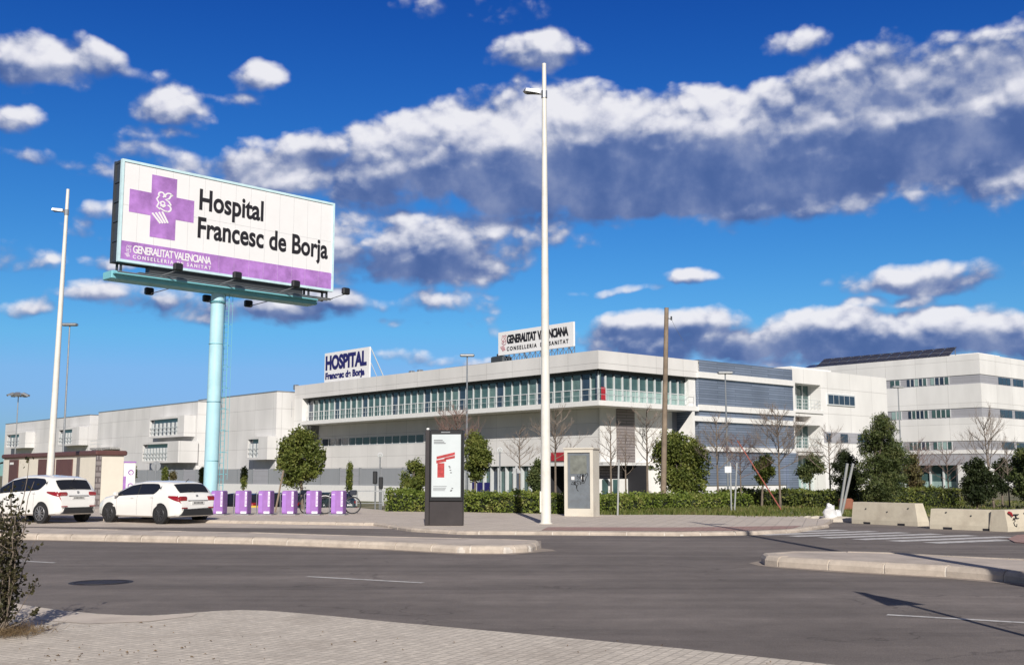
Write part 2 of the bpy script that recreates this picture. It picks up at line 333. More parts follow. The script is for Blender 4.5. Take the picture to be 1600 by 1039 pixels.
def dup(root, loc=None, rz=None, label=None, scale=None):
    r = root.copy(); COL.objects.link(r)
    if loc is not None: r.location = loc
    if rz is not None: r.rotation_euler = (0, 0, rz)
    if scale is not None: r.scale = (scale,) * 3 if not hasattr(scale, '__len__') else scale
    if label: r['label'] = label
    def rec(a, b):
        for c in [o for o in KIDS(a)]:
            d = c.copy(); COL.objects.link(d); d.parent = b; rec(c, d)
    rec(root, r); return r
def KIDS(a): return [o for o in list(COL.objects) if o.parent == a]
FONT = None
def text(name, s, m, parent, origin, u, v, w, h, bold=0.0, depth=.02, align=True, label=None, space=1.0):
    """lettering of width w and cap height fitted into w x h, lying in the plane (u, v)"""
    cu = bpy.data.curves.new(name, 'FONT'); cu.body = s; cu.size = 1; cu.extrude = .01; cu.offset = bold; cu.resolution_u = 5; cu.space_character = space
    to = bpy.data.objects.new(name, cu); COL.objects.link(to)
    bpy.context.view_layer.update()
    me = bpy.data.meshes.new_from_object(to); bpy.data.objects.remove(to); 
    co = np.array([p.co[:] for p in me.vertices]); mn = co.min(0); mx_ = co.max(0)
    u = Vector(u); v = Vector(v); n = u.cross(v); o = Vector(origin)
    for p in me.vertices:
        x = (p.co.x - mn[0]) / (mx_[0] - mn[0]) * w; y = (p.co.y - mn[1]) / (mx_[1] - mn[1]) * h; z = depth if p.co.z > 0 else 0
        p.co = o + u * x + v * y + n * z
    me.materials.clear(); me.materials.append(M[m])
    ob = bpy.data.objects.new(name, me); COL.objects.link(ob)
    if parent: ob.parent = parent
    if label: ob['label'] = label
    return ob
def facade(mb, ax, pl, th, u0, u1, z0, z1, holes, m=0, rm=None, back=True):
    """a wall facing -ax at ax=pl, thick th, with rectangular openings and their reveals"""
    rm = m if rm is None else rm
    us = sorted({u0, u1, *[h[0] for h in holes], *[h[1] for h in holes]}); zs = sorted({z0, z1, *[h[2] for h in holes], *[h[3] for h in holes]})
    P = (lambda d, u, z: (pl + d, u, z)) if ax == 'x' else (lambda d, u, z: (u, pl + d, z))
    fl = ax == 'x'
    def q(a, b, c, d, mm):
        mb.quad(*( (d, c, b, a) if fl else (a, b, c, d)), mm)
    for i in range(len(us) - 1):
        for j in range(len(zs) - 1):
            cu, cz = (us[i] + us[i + 1]) / 2, (zs[j] + zs[j + 1]) / 2
            if any(h[0] < cu < h[1] and h[2] < cz < h[3] for h in holes): continue
            a, b, c, d = us[i], us[i + 1], zs[j], zs[j + 1]
            q(P(0, a, c), P(0, b, c), P(0, b, d), P(0, a, d), m)
            if back: q(P(th, a, d), P(th, b, d), P(th, b, c), P(th, a, c), m)
    for h in holes:
        a, b, c, d = h
        q(P(0, a, c), P(th, a, c), P(th, b, c), P(0, b, c), rm) if False else None
        for A, B in (((a, c), (b, c)), ((b, d), (a, d)), ((b, c), (b, d)), ((a, d), (a, c))):
            mb.quad(P(0, *A), P(0, *B), P(th, *B), P(th, *A), rm)
    for A, B in (((u0, z0), (u1, z0)), ((u1, z1), (u0, z1)), ((u1, z0), (u1, z1)), ((u0, z1), (u0, z0))):
        mb.quad(P(0, *A), P(0, *B), P(th, *B), P(th, *A), m)
# ------------------------------------------------------------------ ground, roads, kerbs
def ss(t): t = max(0, min(1, t)); return t * t * (3 - 2 * t)
def gz(x, y):                                          # the ground falls away a little beyond the docks on the left
    return -0.85 * ss((y - 50) / 10) * ss((3 - x) / 8)
def ground_sheet():
    xs = [-1500, -400, -150] + list(np.arange(-110, 120, 3.5)) + [180, 500, 1500]; ys = [-60, 0, 20, 40] + list(np.arange(46, 66, 1.6)) + [80, 110, 160, 300, 900, 3000]
    mb = MB(); V = [(x, y, gz(x, y)) for y in ys for x in xs]; n = len(xs)
    mb.add(V, [(j * n + i, j * n + i + 1, (j + 1) * n + i + 1, (j + 1) * n + i) for j in range(len(ys) - 1) for i in range(n - 1)])
    m, nt, b = new_mat('dry ground'); N = nt.nodes.new; L = nt.links.new
    tc = N('ShaderNodeTexCoord'); n1 = N('ShaderNodeTexNoise'); n1.inputs['Scale'].default_value = .35; n1.inputs['Detail'].default_value = 9; n1.inputs['Roughness'].default_value = .7
    L(tc.outputs['Object'], n1.inputs['Vector']); cr = N('ShaderNodeValToRGB')
    cr.color_ramp.elements[0].position = .38; cr.color_ramp.elements[0].color = (.055, .075, .022, 1); cr.color_ramp.elements[1].position = .66; cr.color_ramp.elements[1].color = (.27, .22, .145, 1)
    L(n1.outputs[0], cr.inputs[0]); L(cr.outputs[0], b.inputs['Base Color']); b.inputs['Roughness'].default_value = .95
    n2 = N('ShaderNodeTexNoise'); n2.inputs['Scale'].default_value = 9; n2.inputs['Detail'].default_value = 5; L(tc.outputs['Object'], n2.inputs['Vector'])
    bp = N('ShaderNodeBump'); bp.inputs['Strength'].default_value = .6; bp.inputs['Distance'].default_value = .06; L(n2.outputs[0], bp.inputs['Height']); L(bp.outputs[0], b.inputs['Normal'])
    M['ground'] = m
    tag(mb.build('ground', 'ground', smooth=True), kind='structure')
ground_sheet()

def asphalt():
    m, nt, b = new_mat('asphalt'); N = nt.nodes.new; L = nt.links.new
    tc = N('ShaderNodeTexCoord')
    def noise(s, d, r, mp=None):
        n = N('ShaderNodeTexNoise'); n.inputs['Scale'].default_value = s; n.inputs['Detail'].default_value = d; n.inputs['Roughness'].default_value = r
        if mp:
            q = N('ShaderNodeMapping'); q.inputs['Rotation'].default_value = (0, 0, mp[0]); q.inputs['Scale'].default_value = mp[1]; L(tc.outputs['Object'], q.inputs[0]); L(q.outputs[0], n.inputs['Vector'])
        else: L(tc.outputs['Object'], n.inputs['Vector'])
        return n.outputs[0]
    def rng_(v, a, b_, c, d):
        r = N('ShaderNodeMapRange'); L(v, r.inputs[0]); r.inputs[1].default_value = a; r.inputs[2].default_value = b_; r.inputs[3].default_value = c; r.inputs[4].default_value = d; return r.outputs[0]
    def mul(a, b_):
        n = N('ShaderNodeMath'); n.operation = 'MULTIPLY'; L(a, n.inputs[0]); L(b_, n.inputs[1]); return n.outputs[0]
    fine = rng_(noise(55, 4, .85), .25, .75, .58, 1.42); mid = rng_(noise(2.2, 7, .7), .3, .7, .86, 1.14)
    lane = rng_(noise(1.0, 5, .6, (R(27), (.06, 1.3, 1))), .3, .7, .76, 1.2); pat = rng_(noise(.22, 4, .6), .35, .65, .84, 1.14)
    k = mul(mul(fine, mid), mul(lane, pat))
    # tar-filled cracks
    vo = N('ShaderNodeTexVoronoi'); vo.feature = 'DISTANCE_TO_EDGE'; vo.inputs['Scale'].default_value = .23
    w = N('ShaderNodeTexNoise'); w.inputs['Scale'].default_value = 1.6; w.inputs['Detail'].default_value = 6; L(tc.outputs['Object'], w.inputs['Vector'])
    wm = N('ShaderNodeVectorMath'); wm.operation = 'MULTIPLY_ADD'; L(w.outputs['Color'], wm.inputs[0]); wm.inputs[1].default_value = (1.3, 1.3, 0); L(tc.outputs['Object'], wm.inputs[2]); L(wm.outputs[0], vo.inputs['Vector'])
    ck = rng_(vo.outputs['Distance'], .0, .005, .62, 1.0); cm = rng_(noise(.3, 2, .5), .50, .56, 1.0, 0.0)
    mx = N('ShaderNodeMath'); mx.operation = 'MAXIMUM'; L(ck, mx.inputs[0]); L(cm, mx.inputs[1]); k = mul(k, mx.outputs[0])
    x = N('ShaderNodeVectorMath'); x.operation = 'SCALE'; x.inputs[0].default_value = (.176, .152, .138); L(k, x.inputs['Scale']); L(x.outputs[0], b.inputs['Base Color'])
    b.inputs['Roughness'].default_value = .88; b.inputs['Specular IOR Level'].default_value = .3
    bp = N('ShaderNodeBump'); bp.inputs['Strength'].default_value = .55; bp.inputs['Distance'].default_value = .012
    n = N('ShaderNodeTexNoise'); n.inputs['Scale'].default_value = 60; n.inputs['Detail'].default_value = 3; L(tc.outputs['Object'], n.inputs['Vector']); L(n.outputs[0], bp.inputs['Height']); L(bp.outputs[0], b.inputs['Normal'])
    return m
M['asphalt'] = asphalt()
def sheet(name, P, z, m, kind='structure', under=None):
    mb = MB()
    if under is None: mb.add([(p[0], p[1], z) for p in P], [tuple(range(len(P)))])
    else: mb.prism(P, under, z, cap0=False)
    o = mb.build(name, m)
    if o.data.polygons[0].normal.z < 0: o.data.flip_normals()
    return tag(o, kind=kind)
def Gs(pts, z=0.0): return [tuple(G(a, b, z)[:2]) for a, b in pts]
sheet('road', [(-120, -8), (120, -8), (120, 26), (40, 33), (21, 36.6), (12.5, 39), (0, 44), (-120, 50)], .004, 'asphalt')

def tiles(name, c, w, h, rot, mortar, mort=.012, var=.05, dirt=(.33, .27, .22, .55), big=None):
    m, nt, b = new_mat(name); N = nt.nodes.new; L = nt.links.new
    tc = N('ShaderNodeTexCoord'); mp = N('ShaderNodeMapping'); mp.inputs['Rotation'].default_value = (0, 0, rot); L(tc.outputs['Object'], mp.inputs[0])
    br = N('ShaderNodeTexBrick'); br.offset = 0; br.inputs['Scale'].default_value = 1; br.inputs['Brick Width'].default_value = w; br.inputs['Row Height'].default_value = h
    br.inputs['Mortar Size'].default_value = mort; br.inputs['Mortar Smooth'].default_value = .35
    br.inputs['Color1'].default_value = tuple(v * (1 - var) for v in c) + (1,); br.inputs['Color2'].default_value = tuple(v * (1 + var) for v in c) + (1,); br.inputs['Mortar'].default_value = (*mortar, 1)
    L(mp.outputs[0], br.inputs['Vector'])
    n = N('ShaderNodeTexNoise'); n.inputs['Scale'].default_value = .8; n.inputs['Detail'].default_value = 9; n.inputs['Roughness'].default_value = .72; L(tc.outputs['Object'], n.inputs['Vector'])
    r = N('ShaderNodeMapRange'); L(n.outputs[0], r.inputs[0]); r.inputs[1].default_value = .5; r.inputs[2].default_value = .8; r.inputs[4].default_value = dirt[3]
    mx = N('ShaderNodeMix'); mx.data_type = 'RGBA'; L(r.outputs[0], mx.inputs[0]); L(br.outputs[0], mx.inputs[6]); mx.inputs[7].default_value = (*dirt[:3], 1)
    n2 = N('ShaderNodeTexNoise'); n2.inputs['Scale'].default_value = 25; n2.inputs['Detail'].default_value = 5; L(tc.outputs['Object'], n2.inputs['Vector'])
    r2 = N('ShaderNodeMapRange'); L(n2.outputs[0], r2.inputs[0]); r2.inputs[1].default_value = .3; r2.inputs[2].default_value = .7; r2.inputs[3].default_value = .88; r2.inputs[4].default_value = 1.1
    x = N('ShaderNodeVectorMath'); x.operation = 'SCALE'; L(mx.outputs[2], x.inputs[0]); L(r2.outputs[0], x.inputs['Scale']); L(x.outputs[0], b.inputs['Base Color'])
    bp = N('ShaderNodeBump'); bp.invert = True; bp.inputs['Strength'].default_value = .8; bp.inputs['Distance'].default_value = .008; L(br.outputs['Fac'], bp.inputs['Height']); L(bp.outputs[0], b.inputs['Normal'])
    b.inputs['Roughness'].default_value = .85; b.inputs['Specular IOR Level'].default_value = .3
    return m
M['paving'] = tiles('pavement tiles', (.61, .545, .465), .1, .1, R(27), (.44, .39, .33), mort=.007, var=.09, dirt=(.33, .28, .23, .8))
M['paving_far'] = tiles('far pavement tiles', (.56, .49, .42), .4, .4, R(16), (.34, .30, .27), mort=.01)
M['redpave'] = tiles('red cycle paving', (.37, .235, .205), .2, .2, R(16), (.28, .19, .17), mort=.01, dirt=(.36, .30, .27, .7))
M['apron'] = mat('apron concrete', (.50, .43, .37), rough=.9, var=.12, scale=1.5, bump=.3, dirt=(.22, .19, .17, .6), dscale=.8)
M['mark'] = mat('road paint', (.58, .56, .54), rough=.8, var=.12, scale=6, dirt=(.14, .125, .12, .85), dscale=5)

near_edge = [(-200, 905), (-60, 926), (0, 937), (40, 945), (95, 953), (150, 958), (195, 960.5), (235, 961), (270, 959), (310, 956), (345, 953.5), (380, 952.5), (415, 953.5), (450, 956), (520, 962), (600, 970), (800, 988), (1060, 1012), (1330, 1041), (1700, 1085)]
NE = Gs(near_edge, .06)
sheet('near_pavement', NE + [(6.5, -6), (-14, -6), (-14, 14)], .06, 'paving', under=.0)
M['gutter'] = mat('gutter concrete', (.60, .52, .44), rough=.9, var=.10, scale=3, bump=.3, dirt=(.26, .22, .19, .6), dscale=1.5)
sheet('pavement_kerb_strip', Gs([(-200, 907), (-60, 928), (0, 939), (95, 954.5), (150, 959.5), (235, 962), (310, 957.5), (300, 962), (235, 970), (140, 974), (60, 968), (-60, 955), (-200, 935)], .064), .064, 'gutter')

def offs(P, d, closed=False):
    n = len(P); out = []
    for i in range(n):
        a = Vector(P[(i - 1) % n] if closed else P[max(i - 1, 0)]); b = Vector(P[(i + 1) % n] if closed else P[min(i + 1, n - 1)])
        t = (b - a).normalized(); out.append((P[i][0] - t.y * d, P[i][1] + t.x * d))
    return out
def resample(P, st, gap):
    """cut a polyline into stones of length st with joints of width gap"""
    P = [Vector(p) for p in P]; L_ = [0]
    for a, b in zip(P, P[1:]): L_.append(L_[-1] + (b - a).length)
    def at(s):
        for i in range(len(P) - 1):
            if s <= L_[i + 1] + 1e-9: return P[i].lerp(P[i + 1], (s - L_[i]) / max(1e-9, L_[i + 1] - L_[i]))
        return P[-1]
    n = max(1, round(L_[-1] / st)); st = L_[-1] / n
    return [(i * st + gap / 2, (i + 1) * st - gap / 2) for i in range(n)], at, L_[-1]
def kerb(name, P, h, side=1, wd=.26, joint='mortar'):
    """kerb stones along P; the body lies to the left (side 1) of the run"""
    mb = MB(); segs, at, T = resample(P, 1.0, .035)
    prof = [(0, -.02), (.0, h * .55), (.03, h * .86), (.075, h), (wd, h), (wd, -.02)]
    kr = random.Random(len(P))
    def sweep(a, b, ins, m, jn=0, jz=0):
        k = max(2, int((b - a) / .25) + 1); rows = []
        for i in range(k):
            s = a + (b - a) * i / (k - 1); p = at(s); t = (at(min(T, s + .05)) - at(max(0, s - .05))).normalized(); nn = Vector((-t.y, t.x)) * side
            rows.append([(p.x + nn.x * (d + ins + jn), p.y + nn.y * (d + ins + jn), z - (ins - jz if z > 0 else 0)) for q, (d, z) in enumerate(prof)])
        n = len(prof); V = [v for r in rows for v in r]
        Fc = [(i * n + j, (i + 1) * n + j, (i + 1) * n + j + 1, i * n + j + 1) for i in range(k - 1) for j in range(n - 1)] + [tuple(range(n)), tuple(range((k - 1) * n, k * n))]
        mb.add(V, Fc, m)
    for a, b in segs: sweep(a, b, 0, 0, kr.uniform(-.012, .012), kr.uniform(-.006, .006))
    sweep(0, T, .016, 1)
    M.setdefault('mortar', mat('mortar', (.60, .55, .49), rough=.9))
    return tag(mb.build(name, ['kerb', 'mortar']), kind='structure')
# left traffic island
H1 = .16
f1 = Gs([(-500, 835), (-200, 839), (60, 843.5), (400, 850.5), (600, 858), (720, 864.5), (790, 865), (830, 862.5), (845, 857.5)])
b1 = Gs([(842, 843.5), (800, 841.5), (600, 837), (400, 831), (0, 823), (-500, 812)], H1)
P1 = f1 + b1
tag(kerb('kerb', P1 + [P1[0]], H1), kind='structure')
sheet('traffic_island', offs(P1, .25, True), H1 - .006, 'apron', under=0)
H2 = .18
f2 = Gs([(1190, 879), (1196, 883.5), (1220, 886), (1300, 891.5), (1380, 896.5), (1480, 902), (1560, 908.5), (1640, 917), (1800, 940)])
b2 = Gs([(1850, 890), (1600, 872.5), (1520, 869), (1440, 865), (1400, 862.5), (1320, 860.5), (1240, 860), (1212, 862)], H2)
P2 = f2 + b2
kerb('kerb', P2 + [P2[0]], H2)
sheet('traffic_island', offs(P2, .25, True), H2 - .006, 'apron', under=0)
# thin sandy dust that gathers along the island foot
M['dust'] = mat('dust and grit', (.30, .25, .21), rough=.95, var=.2, scale=9, bump=.4)
sheet('gutter_dust', Gs([(-300, 839.5), (60, 845), (400, 852.5), (600, 860), (720, 866.6), (800, 867), (850, 862), (870, 861), (862, 858.5), (846, 857), (845, 845), (700, 845), (0, 832), (-300, 830)]), .008, 'dust')
sheet('gutter_dust', Gs([(1170, 880), (1185, 884), (1220, 888), (1300, 894), (1480, 904.5), (1600, 915), (1640, 919), (1600, 905), (1300, 880), (1190, 876)]), .008, 'dust')

# far pavement, the apron the cars stand on, the red strip
sheet('parking_apron', Gs([(-600, 822), (0, 823), (330, 824.5), (612, 826.5), (640, 815), (330, 806), (-600, 795)]), .008, 'apron')
FS = Gs([(-700, 799), (0, 806.5), (330, 812.5), (585, 816.5), (606, 819.5), (640, 825), (722, 829.5), (850, 830), (1060, 831.5), (1180, 830), (1245, 826.5), (1296, 819)], .1)
FB = Gs([(1312, 806), (1200, 806), (1080, 804), (940, 803), (880, 800), (600, 797), (560, 793), (330, 791), (-700, 783)], .1)
sheet('far_pavement', offs(FS, .2) + FB, .1, 'paving_far', under=0)
kerb('kerb', FS, .104, 1, .22)
sheet('cycle_strip', Gs([(846, 828), (1060, 829.4), (1180, 828), (1240, 825), (1252, 821), (1180, 822), (1060, 823.5), (856, 823)], .108), .108, 'redpave')
# crossing and lane dashes
mb = MB()
def strip(p0, p1, w):
    a, b = G(*p0), G(*p1); t = (b - a).normalized(); n = Vector((-t.y, t.x, 0)) * w / 2
    mb.quad(*[Vector((p.x, p.y, .009)) for p in (a - n, b - n, b + n, a + n)])
a0, a1 = G(1100, 831.5), G(1454, 848.5); dirx = Vector((.89, .46, 0))
for i in range(8):
    a = a0.lerp(a1, i / 7); b = a + dirx * (4.1 if i < 7 else 2.6); n = Vector((-.46, .89, 0)) * .25
    mb.quad(*[Vector((p.x, p.y, .009)) for p in (a - n, b - n, b + n, a + n)])
for p0, p1 in (((30, 876.5), (86, 879.5)), ((480, 901), (661, 911)), ((1386, 961), (1610, 974))): strip(p0, p1, .11)
tag(mb.build('road_markings', 'mark'), kind='structure')
# red ramp paving at the right end
sheet('red_ramp', Gs([(1585, 846), (1575, 841), (1590, 835), (1700, 832), (1760, 850), (1640, 851)], .03), .03, 'redpave', under=0)
mb = MB(); c = G(158, 910); mb.v = []
mb.prism([(c.x + .46 * math.cos(t * math.pi / 16), c.y + .46 * math.sin(t * math.pi / 16)) for t in range(32)], .0, .007)
mb.ring((c.x, c.y, .006), (0, 0, 1), .38, .008, 32, 6)
M['iron'] = mat('cast iron', (.035, .028, .026), rough=.6, metal=.3, bump=.6, bscale=30)
tag(mb.build('manhole_cover', 'iron'), 'dark round iron manhole cover set in the near lane of the road', 'manhole cover')

# ------------------------------------------------------------------ the hospital
ROT = R(41.2); C0 = D(935.5, 632, 90.0); C0 = Vector((C0.x, C0.y, 0))
hosp = thing('hospital_building', 'white hospital block whose long ribbon window overhangs the entrance at the corner', 'building', C0, ROT)
HM = mtx(hosp)
def HX(px, py, pl=0.0): p = hit(HM, px, py, 'x', pl); return p.y, p.z       # on the long left front
def HY(px, py, pl=0.0): p = hit(HM, px, py, 'y', pl); return p.x, p.z       # on the right front
zr = HY(935.5, 547)[1]; zwt = HY(935.5, 576)[1]; zsl = HY(935.5, 625)[1]; zso = HY(935.5, 633)[1]
yl = HX(474, 640)[0]; ybw = HX(460, 640)[0]
xrib = HY(1090, 605)[0]; xl1 = HY(1239, 620)[0]; xr1 = HY(1387, 640)[0]
SB = 2.3
def part(mb, name, mats, parent=None, **k): return mb.build(name, mats, hosp if parent is None else parent, **k)
ZB = -1.2
# parapet over the ribbon window, then the slab under it
mb = MB(); facade(mb, 'x', 0, .5, 0, ybw, zwt, zr, []); facade(mb, 'y', .0, .5, .5, HY(1092, 560)[0], zwt, zr, []); part(mb, 'parapet', 'wall')
mb = MB(); mb.box((.5, .5, zr - .5), (40, ybw, zr - .25)); part(mb, 'roof', 'roof')
mb = MB(); mb.box((-.06, -.06, zso), (SB, yl + .3, zsl)); mb.box((SB, -.06, zso), (xrib + .1, 3.0, zsl)); part(mb, 'floor_slab', 'white')
mb = MB(); mb.box((.0, yl + .3, ZB), (.8, ybw, zwt)); part(mb, 'end_wall', 'wall_w')
# recessed walls under the overhang
yg0, zg = HX(930, 727, SB); ya1 = HX(700, 760, SB)[0]
s0 = HX(662, 684, SB); s1 = HX(503, 688, SB); zs0 = HX(600, 694, SB)[1]; zs1 = HX(600, 684, SB)[1]
mb = MB(); strips = []
n = 14
for i in range(n):
    a = s0[0] + (s1[0] - s0[0]) * i / n; b = s0[0] + (s1[0] - s0[0]) * (i + 1) / n
    strips.append((a + .03, b - .03, zs0, zs1 + .15))
facade(mb, 'x', SB, .3, SB * .0 + 2.2, yl + .3, zg, zso, strips)
mb.box((SB, ya1, ZB), (SB + .3, yl + .3, zg)); part(mb, 'recessed_wall', 'wall')
for a, b, c, d in strips:
    mb = MB(); mb.box((SB + .03, a, c), (SB + .07, b, d)); o = part(mb, 'window', 'glass_b')
    mb = MB()
    mb.box((SB + .002, b - .07, c), (SB + .028, b - .003, d)); mb.box((SB + .002, a, c + .003), (SB + .028, b - .07, c + .05)) ; part(mb, 'window_frame', 'frame', o)
# glazed ground floor along the left front, with white fins, and the dark entrance
ye = HX(868, 745, SB)[0]; yf = HX(742, 745, SB)[0]
nf = 9
for i in range(nf):
    a = ye + 1.5 + (yf - ye - 1.5) * i / nf; b = ye + 1.5 + (yf - ye - 1.5) * (i + 1) / nf
    mb = MB(); mb.box((SB + .5, a, ZB), (SB + .55, b, zg)); o = part(mb, 'window', 'glass' if i % 3 else 'glass_b')
    mb = MB(); mb.box((SB + .15, b - .07, ZB), (SB + .5, b + .07, zg)); part(mb, 'fin', 'frame', o)
mb = MB(); mb.box((SB + .5, yf, ZB), (SB + .55, ya1, zg)); part(mb, 'window', 'glass_b')
for i in range(5): y = yf + (ya1 - yf) * (i + .5) / 5; mb = MB(); mb.box((SB + .35, y - .2, ZB), (SB + .498, y + .2, zg)); part(mb, 'fin', 'frame')
y = HX(752, 750, SB)[0]; mb = MB(); mb.box((SB + .2, y - 1.0, ZB), (SB + .34, y + 1.6, .9)); part(mb, 'blue_door', 'navy')
mb = MB(); mb.box((SB + 4, .5, ZB), (SB + 4.2, ye + 1.5, zg)); mb.box((SB + .2, ye + 1.4, ZB), (SB + 4.2, ye + 1.5, zg)); part(mb, 'entrance_wall', 'void')
a = HX(930, 716, SB - .5); mb = MB(); mb.box((SB - .25, .3, zg - .02), (SB - .002, ye + 2.2, zg + .30)); part(mb, 'canopy', 'wall_w')
y_, z_ = HX(884, 720, SB - .3); y2_, z2_ = HX(861, 707, SB - .3)
mb = MB(); mb.bbox((SB - .34, y_ - 1.0, z_), (SB - .26, y2_, z2_), .02); sg = part(mb, 'entrance_sign', 'red')
# recessed wall on the right front
YB = 2.1
xs1 = HY(1050, 660, YB)[0]; zgr = HY(980, 727, YB)[1]; zgw = HY(980, 748, YB)[1]; xg1 = HY(1013, 740, YB)[0]
mb = MB(); facade(mb, 'y', YB, .3, SB, xs1, zgr, zso, []); mb.box((xg1, YB, ZB), (xs1, YB + .3, zgr)); part(mb, 'recessed_wall', 'wall_w')
mb = MB(); mb.box((SB, YB + 1.2, zgw), (xg1, YB + 1.3, zgr)); part(mb, 'entrance_wall', 'brownpanel')
mb = MB(); mb.box((SB, YB + .6, ZB), (xg1, YB + .8, zgw)); part(mb, 'low_wall', 'white')
for px in (945, 962, 1000):
    x_ = HY(px, 760, YB + .6)[0]; mb = MB(); mb.box((x_ - .35, YB + .54, ZB), (x_ + .35, YB + .598, zgw - .05)); part(mb, 'door', 'glass')
mb = MB(); mb.box((SB - .25, YB - .55, zgr), (xg1 + .4, YB - .003, zgr + .25)); part(mb, 'canopy', 'wall_w')
xa, xb = HY(963, 680, YB)[0], HY(991, 680, YB)[0]
mb = MB(); mb.box((xa, YB - .08, zgr + .25), (xb, YB - .003, zso - .02)); part(mb, 'louvre_panel', 'brownpanel')
# slanted stair wall beside the recess
xst = HY(1046, 680, YB)[0]; xst2 = HY(1080, 680, -.3)[0]; zt1 = HY(1076, 643, 0)[1]; zt0 = HY(1046, 690, 1)[1]
mb = MB(); A, B = (xst, YB + .2), (xst2, -.5)
mb.add([(A[0], A[1], ZB), (B[0], B[1], ZB), (B[0], B[1], zt1), (A[0], A[1], zt0 - .4), (A[0] + .3, A[1], ZB), (B[0] + .3, B[1], ZB), (B[0] + .3, B[1], zt1), (A[0] + .3, A[1], zt0 - .4)],
       [(0, 1, 2, 3), (7, 6, 5, 4), (1, 5, 6, 2), (3, 2, 6, 7), (0, 3, 7, 4)]); part(mb, 'stair_wall', 'white')
mb = MB(); mb.box((xs1 + .0, YB + .5, ZB), (xrib + .4, YB + .8, zso)); part(mb, 'back_wall', 'greyband')
# ribbon windows: one bay at a time
def bay(ax, a, b, z0, z1, dep, gl, fin=.09, rail=True, header=True, ptop=.17, low=None):
    mb = MB()
    zm = z0 + (z1 - z0) * .40
    def bx(d0, d1, u0, u1, c, d, m=0):
        if ax == 'x': mb.box((d0, u0, c), (d1, u1, d), m)
        else: mb.box((u0, d0, c), (u1, d1, d), m)
    bx(dep, dep + .06, a, b, zm, z1, 0); bx(dep, dep + .06, a, b, z0, zm, 1)
    o = part(mb, 'window', [gl, low or gl])
    mb = MB(); bx(dep - .12, dep - .002, b - fin / 2, b + fin / 2, z0, z1 - (z1 - z0) * ptop); bx(dep - .06, dep - .002, a + fin / 2, b - fin / 2, zm - .03, zm + .03); part(mb, 'mullion', 'frame', o)
    mb = MB(); bx(dep - .07, dep - .002, a, b, z1 - .28, z1); bx(dep - .075, dep - .002, b - fin / 2, b + fin / 2, z1 - (z1 - z0) * ptop, z1 - .28); part(mb, 'window_frame', 'darkframe', o)  # header strip is dark to carry the shade below the parapet
NL = 42; y0 = .5; M['glass_m'] = glass_mat('grey green glass', (.12, .19, .18), rough=.12)
for i in range(NL):
    a = y0 + (yl - y0) * i / NL; b = y0 + (yl - y0) * (i + 1) / NL
    bay('x', a, b, zsl, zwt, .75, ('glass', 'glass', 'glass_b', 'glass', 'glass_m')[(i * 7) % 5], fin=.09)
mb = MB(); mb.box((.2, .2, zwt - .06), (.75, yl, zwt - .003)); mb.box((.2, .2, zwt - .06), (xrib, .75, zwt - .003)); part(mb, 'soffit', 'darkframe')  # underside of the parapet, its shade put into the dark colour
NR = 11
for i in range(NR):
    a = .5 + (xrib - .9 - .5) * i / NR; b = .5 + (xrib - .9 - .5) * (i + 1) / NR
    bay('y', a, b, zsl, zwt, .75, 'glass' if i else 'glass_b', fin=.14, low='glass_l' if i else None)
mb = MB(); mb.bbox((.62, .62, zsl), (.86, .86, zwt - .1), .02); part(mb, 'corner_post', 'frame')
mb = MB(); mb.box((.88, .60, zsl + .05), (1.45, .64, zsl + (zwt - zsl) * .45)); part(mb, 'door', 'red')
mb = MB(); mb.box((xrib - .9, .3, zsl), (xrib + .05, .75, zwt)); part(mb, 'end_wall', 'white')
# handrails on the slab edge
mb = MB(); zrail = zsl + 1.0
def rail(p, q, k):
    for h in (1.0, .5): mb.tube((*p, zsl + h), (*q, zsl + h), .016, n=4)
    for i in range(k + 1):
        t = i / k; x = p[0] + (q[0] - p[0]) * t; y = p[1] + (q[1] - p[1]) * t; mb.tube((x, y, zsl), (x, y, zsl + 1.0), .02, n=4)
rail((.08, .08), (.08, yl - .5), 42); rail((.08, .08), (xrib - .4, .08), 11); part(mb, 'handrail', 'frame')
# the louvred block
zlt = HY(1092, 562)[1]; Y1 = -.02
bands = [(HY(1092, 590)[1], HY(1092, 581)[1]), (HY(1092, 641)[1], HY(1092, 632)[1]), (HY(1092, 658)[1], HY(1092, 650)[1]), (HY(1160, 706)[1], HY(1160, 699)[1])]
zlb = HY(1160, 758)[1]
mb = MB(); mb.box((xrib + .12, 0, zlb), (xl1, 12, zlt)); part(mb, 'louvre_wall', 'louver')
mb = MB(); mb.box((HY(1058, 565)[0], .6, zwt + .3), (xrib + .12, 6, zlt - .02)); part(mb, 'louvre_return', 'louver')
mb = MB(); mb.box((xrib + .3, .1, ZB), (xl1 - .02, 10, zlb)); part(mb, 'base_wall', 'white')
for i, (a, b) in enumerate(bands):
    mb = MB(); mb.box((xrib - (.0 if i in (0, 1) else .9), -.22, a), (xl1 - .002, -.002, b)); part(mb, 'band', 'white')
xq = HY(1228, 730)[0]; mb = MB(); mb.box((xq, -.35, ZB), (xl1 - .01, -.02, bands[3][0])); part(mb, 'louvre_pier', 'louver')
